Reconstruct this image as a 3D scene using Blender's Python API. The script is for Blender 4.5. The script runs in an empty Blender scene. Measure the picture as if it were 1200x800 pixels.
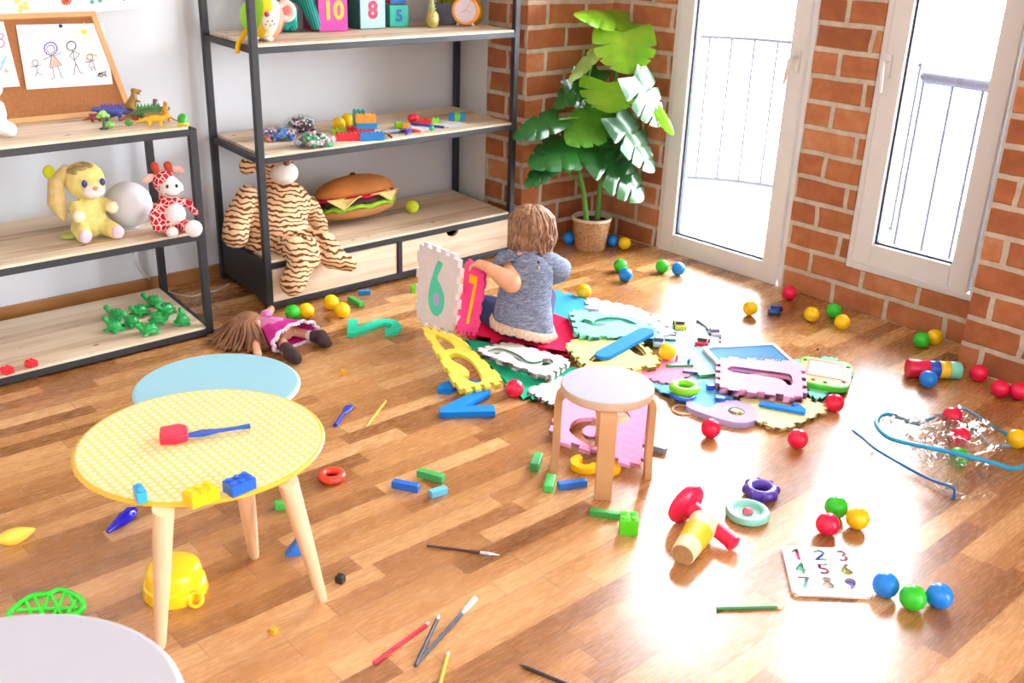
import bpy, bmesh, math, random
from mathutils import Vector, Matrix, Euler, noise as mnoise
V = Vector
R = math.radians
PI = math.pi
random.seed(7)
S = bpy.context.scene
COL = S.collection

# ------------------------------------------------------------------ camera
F = 1196.16
EYE = V((0, 0, 1.6))
PITCH, ROLL, YAW = 0.39315832, -0.03471128, 0.74527127
_f = V((math.sin(YAW)*math.cos(PITCH), math.cos(YAW)*math.cos(PITCH), -math.sin(PITCH)))
_r = V((math.cos(YAW), -math.sin(YAW), 0))
_d = _f.cross(_r)
CR = _r*math.cos(ROLL) + _d*math.sin(ROLL)
CD = -_r*math.sin(ROLL) + _d*math.cos(ROLL)
CF = _f
cd = bpy.data.cameras.new('camera')
cd.sensor_width = 36
cd.lens = F/1200*36
cd.clip_start = .05
cd.dof.use_dof = True
cd.dof.focus_distance = 3.2
cd.dof.aperture_fstop = 5.0
cam = bpy.data.objects.new('camera', cd)
COL.objects.link(cam)
m = Matrix((CR, -CD, -CF)).transposed().to_4x4()
m.translation = EYE
cam.matrix_world = m
S.camera = cam

def ray(x, y):
    return CR*((x-600)/F) + CD*((y-400)/F) + CF
def at(x, y, z=0.0):
    d = ray(x, y)
    return EYE + d*((z-EYE.z)/d.z)
def atY(x, y, Y):
    d = ray(x, y)
    return EYE + d*(Y/d.y)
def atX(x, y, X):
    d = ray(x, y)
    return EYE + d*(X/d.x)
def atP(x, y, p, n):
    d = ray(x, y)
    return EYE + d*((p-EYE).dot(n)/d.dot(n))
def ppm(P):
    return F/((P-EYE).dot(CF))
def face(P):
    return math.atan2(-P.x, P.y)

# ------------------------------------------------------------------ materials
def lin(h):
    h = h.lstrip('#')
    o = []
    for i in (0, 2, 4):
        c = int(h[i:i+2], 16)/255
        o.append(c/12.92 if c <= .04045 else ((c+.055)/1.055)**2.4)
    return (o[0], o[1], o[2], 1)
def scale(c, k):
    return (min(1, c[0]*k), min(1, c[1]*k), min(1, c[2]*k), 1)
class NT:
    def __init__(s, name):
        s.m = bpy.data.materials.new(name)
        s.m.use_nodes = True
        s.t = s.m.node_tree
        s.b = s.t.nodes['Principled BSDF']
        s.out = s.t.nodes['Material Output']
    def n(s, typ, **kw):
        nd = s.t.nodes.new(typ)
        for k, v in kw.items():
            setattr(nd, k, v)
        return nd
    def l(s, a, b):
        s.t.links.new(a, b)
    def math(s, op, a, b=None, c=None):
        nd = s.n('ShaderNodeMath', operation=op)
        for i, v in enumerate((a, b, c)):
            if v is None:
                continue
            if isinstance(v, (int, float)):
                nd.inputs[i].default_value = v
            else:
                s.l(v, nd.inputs[i])
        return nd.outputs[0]
    def mix(s, f, a, b, bt='MIX'):
        nd = s.n('ShaderNodeMix', data_type='RGBA', blend_type=bt)
        for i, v in ((0, f), (6, a), (7, b)):
            if isinstance(v, (int, float, tuple)):
                nd.inputs[i].default_value = v
            else:
                s.l(v, nd.inputs[i])
        return nd.outputs[2]
    def coord(s, which='Object', sc=(1, 1, 1), rot=(0, 0, 0)):
        tc = s.n('ShaderNodeTexCoord')
        mp = s.n('ShaderNodeMapping')
        mp.inputs['Scale'].default_value = sc
        mp.inputs['Rotation'].default_value = rot
        s.l(tc.outputs[which], mp.inputs[0])
        return mp.outputs[0]
    def noise(s, vec, sc, detail=3, rough=.5, dist=0):
        nd = s.n('ShaderNodeTexNoise')
        nd.inputs['Scale'].default_value = sc
        nd.inputs['Detail'].default_value = detail
        nd.inputs['Roughness'].default_value = rough
        nd.inputs['Distortion'].default_value = dist
        s.l(vec, nd.inputs['Vector'])
        return nd.outputs[0]
    def ramp(s, fac, stops, interp='LINEAR'):
        nd = s.n('ShaderNodeValToRGB')
        cr = nd.color_ramp
        cr.interpolation = interp
        while len(cr.elements) < len(stops):
            cr.elements.new(.5)
        for e, (p, c) in zip(cr.elements, stops):
            e.position = p
            e.color = c
        s.l(fac, nd.inputs[0])
        return nd.outputs[0]
    def bump(s, h, st=.3, dist=.01):
        nd = s.n('ShaderNodeBump')
        nd.inputs['Strength'].default_value = st
        nd.inputs['Distance'].default_value = dist
        s.l(h, nd.inputs['Height'])
        s.l(nd.outputs[0], s.b.inputs['Normal'])
    def set(s, **kw):
        for k, v in kw.items():
            i = s.b.inputs[k]
            if isinstance(v, (int, float, tuple)):
                i.default_value = v
            else:
                s.l(v, i)
_mc = {}
def M(hexc, rough=.5, var=.06, vs=18, bump=0, bs=60, spec=.5, metal=0, coat=0, sss=0):
    key = (hexc, rough, var, vs, bump, bs, spec, metal, coat, sss)
    if key in _mc:
        return _mc[key]
    t = NT('paint_'+hexc)
    c = lin(hexc)
    v = t.coord()
    nz = t.noise(v, vs)
    t.set(**{'Base Color': t.ramp(nz, [(.3, scale(c, 1-var)), (.7, scale(c, 1+var))]),
             'Roughness': rough, 'Specular IOR Level': spec, 'Metallic': metal, 'Coat Weight': coat})
    if sss:
        t.set(**{'Subsurface Weight': sss, 'Subsurface Radius': (.02, .008, .005), 'Subsurface Scale': .5})
    if bump:
        t.bump(t.noise(v, bs, 4), bump, .004)
    _mc[key] = t.m
    return t.m
def FOAM(h):
    return M(h, rough=.8, var=.03, bump=.12, bs=220, spec=.12)
def PLASTIC(h):
    return M(h, rough=.28, var=.02, spec=.5)
def PLUSH(h, var=.1):
    return M(h, rough=.95, var=var, vs=40, bump=.7, bs=260, spec=.1)

def mat_floor():
    t = NT('parquet')
    tc = t.n('ShaderNodeTexCoord')
    sp = t.n('ShaderNodeSeparateXYZ')
    t.l(tc.outputs['Object'], sp.inputs[0])
    x, y = sp.outputs[0], sp.outputs[1]
    W, L = .066, .5
    row = t.math('FLOOR', t.math('DIVIDE', y, W))
    wn = t.n('ShaderNodeTexWhiteNoise', noise_dimensions='1D')
    t.l(row, wn.inputs['W'])
    xo = t.math('ADD', t.math('DIVIDE', x, L), t.math('MULTIPLY', wn.outputs[0], 7.3))
    colm = t.math('FLOOR', xo)
    cb = t.n('ShaderNodeCombineXYZ')
    t.l(row, cb.inputs[0]); t.l(colm, cb.inputs[1])
    w2 = t.n('ShaderNodeTexWhiteNoise', noise_dimensions='3D')
    t.l(cb.outputs[0], w2.inputs['Vector'])
    rnd = w2.outputs[0]
    # grain
    cv = t.n('ShaderNodeCombineXYZ')
    t.l(t.math('ADD', t.math('MULTIPLY', x, 2.2), t.math('MULTIPLY', rnd, 31)), cv.inputs[0])
    t.l(t.math('ADD', t.math('MULTIPLY', y, 22), t.math('MULTIPLY', rnd, 17)), cv.inputs[1])
    g1 = t.noise(cv.outputs[0], 1.6, 5, .6, 1.2)
    g2 = t.noise(cv.outputs[0], 9, 4, .65, .4)
    f = t.math('ADD', t.math('MULTIPLY', rnd, .62), t.math('ADD', t.math('MULTIPLY', g1, .46), t.math('MULTIPLY', g2, .22)))
    c = t.ramp(f, [(.22, lin('74471f')), (.5, lin('a06b3a')), (.74, lin('ba8550')), (1.0, lin('dcae77'))])
    # seams
    fr = t.math('FRACT', t.math('DIVIDE', y, W*3))
    fl = t.math('LESS_THAN', fr, .012)
    fx = t.math('FRACT', xo)
    fx2 = t.math('LESS_THAN', fx, .005)
    seam = t.math('MAXIMUM', fl, fx2)
    c = t.mix(t.math('MULTIPLY', seam, .55), c, lin('4a2a14'))
    t.set(**{'Base Color': c, 'Roughness': t.math('ADD', .20, t.math('MULTIPLY', g2, .14)), 'Specular IOR Level': .9})
    t.bump(t.math('SUBTRACT', g2, t.math('MULTIPLY', seam, 2)), .05, .002)
    return t.m
def mat_brick(tone=1.0):
    t = NT('brick')
    tc = t.n('ShaderNodeTexCoord')
    sp = t.n('ShaderNodeSeparateXYZ')
    t.l(tc.outputs['Object'], sp.inputs[0])
    ge = t.n('ShaderNodeNewGeometry')
    sn = t.n('ShaderNodeSeparateXYZ')
    t.l(ge.outputs['True Normal'], sn.inputs[0])
    isx = t.math('GREATER_THAN', t.math('ABSOLUTE', sn.outputs[0]), .5)
    u = t.math('ADD', t.math('MULTIPLY', isx, sp.outputs[1]), t.math('MULTIPLY', t.math('SUBTRACT', 1, isx), sp.outputs[0]))
    cb = t.n('ShaderNodeCombineXYZ')
    t.l(u, cb.inputs[0]); t.l(sp.outputs[2], cb.inputs[1])
    vec = cb.outputs[0]
    wob = t.n('ShaderNodeTexNoise')
    wob.inputs['Scale'].default_value = 5
    t.l(vec, wob.inputs['Vector'])
    va = t.n('ShaderNodeVectorMath', operation='MULTIPLY_ADD')
    t.l(wob.outputs['Color'], va.inputs[0])
    va.inputs[1].default_value = (.03, .016, 0)
    t.l(vec, va.inputs[2])
    br = t.n('ShaderNodeTexBrick')
    br.offset = .5
    t.l(va.outputs[0], br.inputs['Vector'])
    br.inputs['Scale'].default_value = 1
    br.inputs['Mortar Size'].default_value = .0135
    br.inputs['Mortar Smooth'].default_value = .3
    br.inputs['Bias'].default_value = 0
    br.inputs['Brick Width'].default_value = .27
    br.inputs['Row Height'].default_value = .112
    br.inputs['Color1'].default_value = (0, 0, 0, 1)
    br.inputs['Color2'].default_value = (1, 1, 1, 1)
    br.inputs['Mortar'].default_value = (.5, .5, .5, 1)
    n1 = t.noise(vec, 14, 6, .65)
    n2 = t.noise(vec, 4, 3)
    f = t.math('ADD', t.math('MULTIPLY', br.outputs['Color'], .34), t.math('MULTIPLY', n1, .62))
    c = t.ramp(f, [(.15, lin('824c36')), (.4, lin('a8643f')), (.6, lin('bd7a50')), (.85, lin('d29f78'))])
    c = t.mix(t.ramp(n2, [(.5, (0, 0, 0, 1)), (.75, (.5, .5, .5, 1))]), c, lin('95593e'))
    mort = t.ramp(n1, [(.3, lin('b5a28c')), (.7, lin('dccdb8'))])
    c = t.mix(br.outputs['Fac'], c, mort)
    t.set(**{'Base Color': c, 'Roughness': .9, 'Specular IOR Level': .2})
    h = t.math('SUBTRACT', t.math('MULTIPLY', n1, .4), br.outputs['Fac'])
    t.bump(h, .7, .012)
    return t.m
def mat_pine():
    t = NT('pine_board')
    v = t.coord('Object', (1.3, 16, 16))
    g = t.noise(v, 1.4, 6, .6, 1.5)
    tc = t.n('ShaderNodeTexCoord')
    sp = t.n('ShaderNodeSeparateXYZ')
    t.l(tc.outputs['Object'], sp.inputs[0])
    row = t.math('FLOOR', t.math('DIVIDE', sp.outputs[1], .075))
    wn = t.n('ShaderNodeTexWhiteNoise', noise_dimensions='1D')
    t.l(row, wn.inputs['W'])
    f = t.math('ADD', t.math('MULTIPLY', g, .75), t.math('MULTIPLY', wn.outputs[0], .25))
    c = t.ramp(f, [(.25, lin('b4977a')), (.45, lin('dcc6aa')), (.7, lin('efdfc8'))])
    vo = t.n('ShaderNodeTexVoronoi', feature='F1')
    vo.inputs['Scale'].default_value = 6
    t.l(t.coord('Object', (1, 2.2, .01)), vo.inputs['Vector'])
    k = t.ramp(vo.outputs['Distance'], [(.05, (1, 1, 1, 1)), (.10, (0, 0, 0, 1))])
    c = t.mix(k, c, lin('5f4632'))
    t.set(**{'Base Color': c, 'Roughness': .6})
    return t.m
def mat_stripes(a, b, sc=14, dist=6, rot=(0, R(90), 0), th=.42):
    t = NT('striped_plush')
    v = t.coord('Object', (1, 1, 1), rot)
    w = t.n('ShaderNodeTexWave', wave_type='BANDS', bands_direction='X')
    w.inputs['Scale'].default_value = sc
    w.inputs['Distortion'].default_value = dist
    w.inputs['Detail'].default_value = 1.5
    w.inputs['Detail Scale'].default_value = 1.6
    t.l(v, w.inputs['Vector'])
    c = t.ramp(w.outputs['Fac'], [(th-.08, lin(b)), (th+.08, lin(a))])
    t.set(**{'Base Color': c, 'Roughness': .95, 'Specular IOR Level': .1})
    t.bump(t.noise(v, 200, 3), .6, .004)
    return t.m
def mat_spots(a, b, sc=30):
    t = NT('spotted_plush')
    v = t.coord()
    vo = t.n('ShaderNodeTexVoronoi', feature='DISTANCE_TO_EDGE')
    vo.inputs['Scale'].default_value = sc
    t.l(v, vo.inputs['Vector'])
    c = t.ramp(vo.outputs['Distance'], [(.06, lin(b)), (.10, lin(a))])
    t.set(**{'Base Color': c, 'Roughness': .95, 'Specular IOR Level': .1})
    t.bump(t.noise(v, 250, 3), .5, .004)
    return t.m
def mat_dots(base, dot, pitch=.0155):
    t = NT('dotted_laminate')
    tc = t.n('ShaderNodeTexCoord')
    sp = t.n('ShaderNodeSeparateXYZ')
    t.l(tc.outputs['Object'], sp.inputs[0])
    fx = t.math('SUBTRACT', t.math('FRACT', t.math('DIVIDE', sp.outputs[0], pitch)), .5)
    row = t.math('FLOOR', t.math('DIVIDE', sp.outputs[0], pitch))
    yo = t.math('ADD', t.math('DIVIDE', sp.outputs[1], pitch), t.math('MULTIPLY', row, .5))
    fy = t.math('SUBTRACT', t.math('FRACT', yo), .5)
    d = t.math('SQRT', t.math('ADD', t.math('MULTIPLY', fx, fx), t.math('MULTIPLY', fy, fy)))
    f = t.ramp(d, [(.34, (1, 1, 1, 1)), (.42, (0, 0, 0, 1))])
    t.set(**{'Base Color': t.mix(f, lin(base), lin(dot)), 'Roughness': .35})
    return t.m
def mat_glass():
    t = NT('window_glass')
    tr = t.n('ShaderNodeBsdfTransparent')
    gl = t.n('ShaderNodeBsdfGlossy')
    gl.inputs['Roughness'].default_value = .02
    fr = t.n('ShaderNodeFresnel')
    fr.inputs[0].default_value = 1.25
    mx = t.n('ShaderNodeMixShader')
    t.l(fr.outputs[0], mx.inputs[0]); t.l(tr.outputs[0], mx.inputs[1]); t.l(gl.outputs[0], mx.inputs[2])
    t.l(mx.outputs[0], t.out.inputs[0])
    return t.m
def mat_film(tint='eef4ff', base=.10, bump=1.0, sc=26):
    t = NT('clear_film')
    tr = t.n('ShaderNodeBsdfTransparent')
    gl = t.n('ShaderNodeBsdfGlossy')
    gl.inputs['Color'].default_value = lin(tint)
    gl.inputs['Roughness'].default_value = .12
    v = t.coord()
    nz = t.noise(v, sc, 4, .6, 1)
    bp = t.n('ShaderNodeBump')
    bp.inputs['Strength'].default_value = bump
    bp.inputs['Distance'].default_value = .012
    t.l(nz, bp.inputs['Height'])
    t.l(bp.outputs[0], gl.inputs['Normal'])
    lw = t.n('ShaderNodeLayerWeight')
    lw.inputs[0].default_value = .35
    t.l(bp.outputs[0], lw.inputs['Normal'])
    f = t.math('ADD', t.math('MULTIPLY', lw.outputs['Facing'], .45), base)
    mx = t.n('ShaderNodeMixShader')
    t.l(f, mx.inputs[0]); t.l(tr.outputs[0], mx.inputs[1]); t.l(gl.outputs[0], mx.inputs[2])
    t.l(mx.outputs[0], t.out.inputs[0])
    return t.m
def mat_leaf(a, b, trans, rough=.25):
    t = NT('leaf')
    v = t.coord()
    nz = t.noise(v, 6, 3)
    c = t.ramp(nz, [(.35, lin(a)), (.65, lin(b))])
    t.set(**{'Base Color': c, 'Roughness': rough, 'Specular IOR Level': .6})
    tl = t.n('ShaderNodeBsdfTranslucent')
    t.l(c, tl.inputs[0])
    mx = t.n('ShaderNodeMixShader')
    mx.inputs[0].default_value = trans
    t.l(t.b.outputs[0], mx.inputs[1]); t.l(tl.outputs[0], mx.inputs[2])
    t.l(mx.outputs[0], t.out.inputs[0])
    t.bump(t.noise(t.coord('Object', (30, 30, 30)), 1.5, 2), .15, .004)
    return t.m
def mat_multi(cols, sc=120):
    t = NT('mixed_beads')
    v = t.coord()
    vo = t.n('ShaderNodeTexVoronoi', feature='F1')
    vo.inputs['Scale'].default_value = sc
    t.l(v, vo.inputs['Vector'])
    sp = t.n('ShaderNodeSeparateColor')
    t.l(vo.outputs['Color'], sp.inputs[0])
    n = len(cols)
    t.set(**{'Base Color': t.ramp(sp.outputs[0], [(i/n, lin(c)) for i, c in enumerate(cols)], 'CONSTANT'), 'Roughness': .25})
    return t.m
def mat_bands(cols, axis=0, lo=-1, hi=1):
    t = NT('banded_fabric')
    tc = t.n('ShaderNodeTexCoord')
    sp = t.n('ShaderNodeSeparateXYZ')
    t.l(tc.outputs['Object'], sp.inputs[0])
    mr = t.n('ShaderNodeMapRange')
    mr.inputs[1].default_value = lo; mr.inputs[2].default_value = hi
    t.l(sp.outputs[axis], mr.inputs[0])
    t.set(**{'Base Color': t.ramp(mr.outputs[0], [(p, lin(c)) for p, c in cols], 'CONSTANT'), 'Roughness': .8})
    t.bump(t.noise(t.coord(), 250, 3), .3, .003)
    return t.m
def mat_basket():
    t = NT('woven_basket')
    v = t.coord('Object', (1, 1, 1))
    w = t.n('ShaderNodeTexVoronoi', feature='F1')
    w.inputs['Scale'].default_value = 95
    t.l(t.coord('Object', (1, 1, 1.6)), w.inputs['Vector'])
    c = t.ramp(w.outputs['Distance'], [(.1, lin('d9b68c')), (.7, lin('a97a4c'))])
    t.set(**{'Base Color': c, 'Roughness': .85})
    t.bump(t.math('SUBTRACT', 1, w.outputs['Distance']), .8, .004)
    return t.m
def mat_fabric_melange():
    t = NT('melange_jersey')
    v = t.coord('Object', (14, 14, 60))
    n1 = t.noise(v, 3.2, 4, .65, .6)
    c = t.ramp(n1, [(.3, lin('565f76')), (.5, lin('79829a')), (.7, lin('a3a9bb'))])
    t.set(**{'Base Color': c, 'Roughness': .95, 'Specular IOR Level': .1})
    t.bump(t.noise(t.coord(), 28, 4), .5, .01)
    return t.m
def mat_hair():
    t = NT('hair')
    v = t.coord('Object', (40, 40, 8))
    n1 = t.noise(v, 2.2, 4, .6, .8)
    c = t.ramp(n1, [(.3, lin('5a3a28')), (.5, lin('8a6146')), (.7, lin('bd9068'))])
    t.set(**{'Base Color': c, 'Roughness': .45, 'Specular IOR Level': .4})
    t.bump(n1, .6, .006)
    return t.m

# ------------------------------------------------------------------ mesh helpers
class MB:
    def __init__(s):
        s.b = bmesh.new()
    def _xf(s, vs, mat):
        for v in vs:
            v.co = mat @ v.co
    def box(s, lo, hi, mat=None):
        lo, hi = V(lo), V(hi)
        vs = [s.b.verts.new((x, y, z)) for x in (lo.x, hi.x) for y in (lo.y, hi.y) for z in (lo.z, hi.z)]
        for f in ((0, 1, 3, 2), (4, 6, 7, 5), (0, 4, 5, 1), (2, 3, 7, 6), (0, 2, 6, 4), (1, 5, 7, 3)):
            s.b.faces.new([vs[i] for i in f])
        if mat:
            s._xf(vs, mat)
        return s
    def tube(s, pts, rad, seg=12, flat=1.0, up=None, caps=True):
        pts = [V(p) for p in pts]
        n = len(pts)
        if isinstance(rad, (int, float)):
            rad = [rad]*n
        rings = []
        pu = None
        for i, p in enumerate(pts):
            t = (pts[min(i+1, n-1)]-pts[max(i-1, 0)])
            if t.length < 1e-9:
                t = V((0, 0, 1))
            t.normalize()
            if pu is None:
                a = V(up) if up is not None else (V((0, 0, 1)) if abs(t.z) < .9 else V((1, 0, 0)))
            else:
                a = pu
            w = (a - t*a.dot(t))
            if w.length < 1e-6:
                w = t.orthogonal()
            w.normalize()
            pu = w
            q = t.cross(w)
            r = rad[i]
            ra, rb = (r if isinstance(r, tuple) else (r*flat, r))
            rings.append([s.b.verts.new(p + w*(math.cos(2*PI*k/seg)*ra) + q*(math.sin(2*PI*k/seg)*rb)) for k in range(seg)])
        for i in range(n-1):
            for k in range(seg):
                s.b.faces.new((rings[i][k], rings[i][(k+1) % seg], rings[i+1][(k+1) % seg], rings[i+1][k]))
        if caps:
            s.b.faces.new(rings[0][::-1]); s.b.faces.new(rings[-1])
        return s
    def ball(s, c, r, rot=None, seg=20):
        if isinstance(r, (int, float)):
            r = (r, r, r)
        mt = Matrix.Translation(V(c)) @ (Euler(rot).to_matrix().to_4x4() if rot else Matrix.Identity(4)) @ Matrix.Diagonal((r[0], r[1], r[2], 1))
        bmesh.ops.create_uvsphere(s.b, u_segments=seg, v_segments=max(6, seg*2//3), radius=1, matrix=mt)
        return s
    def lathe(s, prof, seg=32, mat=None, cap=False):
        rings = []
        for r, z in prof:
            rings.append([s.b.verts.new((max(r, 1e-5)*math.cos(2*PI*k/seg), max(r, 1e-5)*math.sin(2*PI*k/seg), z)) for k in range(seg)])
        for i in range(len(prof)-1):
            for k in range(seg):
                s.b.faces.new((rings[i][k], rings[i][(k+1) % seg], rings[i+1][(k+1) % seg], rings[i+1][k]))
        if cap:
            s.b.faces.new(rings[0][::-1]); s.b.faces.new(rings[-1])
        if mat:
            s._xf([v for rg in rings for v in rg], mat)
        return s
    def torus(s, Rr, r, mat=None, seg=32, ms=12, flat=1):
        rings = []
        for i in range(seg):
            a = 2*PI*i/seg
            rings.append([s.b.verts.new(((Rr+r*math.cos(2*PI*k/ms))*math.cos(a), (Rr+r*math.cos(2*PI*k/ms))*math.sin(a), r*flat*math.sin(2*PI*k/ms))) for k in range(ms)])
        for i in range(seg):
            for k in range(ms):
                s.b.faces.new((rings[i][k], rings[(i+1) % seg][k], rings[(i+1) % seg][(k+1) % ms], rings[i][(k+1) % ms]))
        if mat:
            s._xf([v for rg in rings for v in rg], mat)
        return s
    def prism(s, poly, z0, z1, mat=None):
        a = [s.b.verts.new((x, y, z0)) for x, y in poly]
        b = [s.b.verts.new((x, y, z1)) for x, y in poly]
        n = len(poly)
        for i in range(n):
            s.b.faces.new((a[i], a[(i+1) % n], b[(i+1) % n], b[i]))
        s.b.faces.new(a[::-1]); s.b.faces.new(b)
        if mat:
            s._xf(a+b, mat)
        return s
    def mesh(s, name, smooth=True):
        bmesh.ops.recalc_face_normals(s.b, faces=s.b.faces)
        me = bpy.data.meshes.new(name)
        s.b.to_mesh(me)
        s.b.free()
        if smooth:
            for p in me.polygons:
                p.use_smooth = True
        return me
    def build(s, name, mat, parent=None, smooth=True, bevel=0, loc=None, rotz=0, sharp=40):
        return link(name, s.mesh(name, smooth), mat, parent, bevel, loc, rotz, sharp if smooth else None)
def link(name, me, mat, parent=None, bevel=0, loc=None, rotz=0, sharp=None):
    if mat is not None and not me.materials:
        me.materials.append(mat)
    if sharp is not None:
        me.set_sharp_from_angle(angle=R(sharp))
    o = bpy.data.objects.new(name, me)
    COL.objects.link(o)
    if parent is not None:
        o.parent = parent
    if loc is not None:
        o.location = loc
    if rotz:
        o.rotation_euler.z = rotz
    if bevel:
        bv = o.modifiers.new('edge', 'BEVEL')
        bv.width = bevel; bv.segments = 2; bv.limit_method = 'ANGLE'; bv.angle_limit = R(35)
    return o
def evaluated_mesh(ob):
    dg = bpy.context.evaluated_depsgraph_get()
    me = bpy.data.meshes.new_from_object(ob.evaluated_get(dg))
    d = ob.data
    bpy.data.objects.remove(ob)
    return me
def blob(name, specs, mat, parent=None, voxel=.006, smooth=6, loc=None, rotz=0, clamp=True):
    """one continuous soft body grown out of overlapping ellipsoids ('s') and tapered tubes ('t')"""
    mb = MB()
    for sp in specs:
        if sp[0] == 's':
            mb.ball(sp[1], sp[2], sp[3] if len(sp) > 3 else None, 16)
        else:
            mb.tube(sp[1], sp[2], 12)
            rr = sp[2] if isinstance(sp[2], (list, tuple)) else [sp[2]]*len(sp[1])
            mb.ball(sp[1][0], rr[0], None, 12); mb.ball(sp[1][-1], rr[-1], None, 12)
    me = mb.mesh('tmp')
    o = bpy.data.objects.new('tmp', me)
    COL.objects.link(o)
    rm = o.modifiers.new('r', 'REMESH'); rm.mode = 'VOXEL'; rm.voxel_size = voxel; rm.use_smooth_shade = True
    if smooth:
        sm = o.modifiers.new('s', 'SMOOTH'); sm.iterations = smooth; sm.factor = .5
    me2 = evaluated_mesh(o)
    me2.materials.clear()
    for p in me2.polygons:
        p.use_smooth = True
    me2.name = name
    if clamp:
        for v in me2.vertices:
            v.co.z = max(v.co.z, .0008)
    return link(name, me2, mat, parent, 0, loc, rotz)
def flat_mesh(loops, depth):
    """filled 2D outline with holes, extruded by +-depth/2"""
    cu = bpy.data.curves.new('outline', 'CURVE')
    cu.dimensions = '2D'; cu.fill_mode = 'BOTH'; cu.extrude = depth/2
    for lp in loops:
        sp = cu.splines.new('POLY')
        sp.points.add(len(lp)-1)
        for p, q in zip(sp.points, lp):
            p.co = (q[0], q[1], 0, 1)
        sp.use_cyclic_u = True
    o = bpy.data.objects.new('tmp', cu)
    COL.objects.link(o)
    me = evaluated_mesh(o)
    me.materials.clear()
    bm = bmesh.new(); bm.from_mesh(me)
    bmesh.ops.remove_doubles(bm, verts=bm.verts, dist=1e-5)
    bm.to_mesh(me); bm.free()
    return me
def text_mesh(txt, size, depth=.002):
    cu = bpy.data.curves.new('txt', 'FONT')
    cu.body = txt; cu.size = size; cu.extrude = depth/2
    cu.align_x = 'CENTER'; cu.align_y = 'CENTER'
    cu.offset = .004*size/.1
    o = bpy.data.objects.new('tmp', cu)
    COL.objects.link(o)
    me = evaluated_mesh(o)
    me.materials.clear()
    return me
def tag(o, label, cat, group=None):
    o['label'] = label; o['category'] = cat
    if group:
        o['group'] = group
    return o
def thing(name, label, cat, loc=(0, 0, 0), rotz=0, group=None, rot=None):
    o = bpy.data.objects.new(name, None)
    o.empty_display_size = .05
    COL.objects.link(o)
    o.location = loc
    o.rotation_euler = rot if rot else (0, 0, rotz)
    return tag(o, label, cat, group)
def struct(o):
    o['kind'] = 'structure'
    return o
def dup(o, loc=None, rotz=None, label=None, parent=None):
    c = o.copy(); COL.objects.link(c); c.parent = parent
    if loc is not None:
        c.location = loc
    if rotz is not None:
        c.rotation_euler = (0, 0, rotz)
    if label:
        c['label'] = label
    for ch in list(o.children):
        dup(ch, parent=c)
    return c
def frame3(o, x, y):
    """matrix from an origin, an x direction and an up hint y"""
    x = V(x).normalized()
    z = x.cross(V(y)).normalized()
    y = z.cross(x)
    mt = Matrix((x, y, z)).transposed().to_4x4()
    mt.translation = V(o)
    return mt
def catmull(pts, n=6, closed=True):
    out = []
    k = len(pts)
    rng = range(k) if closed else range(k-1)
    for i in rng:
        if closed:
            p = [V(pts[(i+j-1) % k]) for j in range(4)]
        else:
            p = [V(pts[min(max(i+j-1, 0), k-1)]) for j in range(4)]
        for s_ in range(n):
            t = s_/n
            out.append(.5*((2*p[1]) + (p[2]-p[0])*t + (2*p[0]-5*p[1]+4*p[2]-p[3])*t*t + (3*p[1]-p[0]-3*p[2]+p[3])*t**3))
    if not closed:
        out.append(V(pts[-1]))
    return out
def arc(cx, cy, r, a0, a1, n=14, ry=None):
    ry = ry or r
    return [(cx+r*math.cos(R(a0+(a1-a0)*i/n)), cy+ry*math.sin(R(a0+(a1-a0)*i/n))) for i in range(n+1)]

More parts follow.
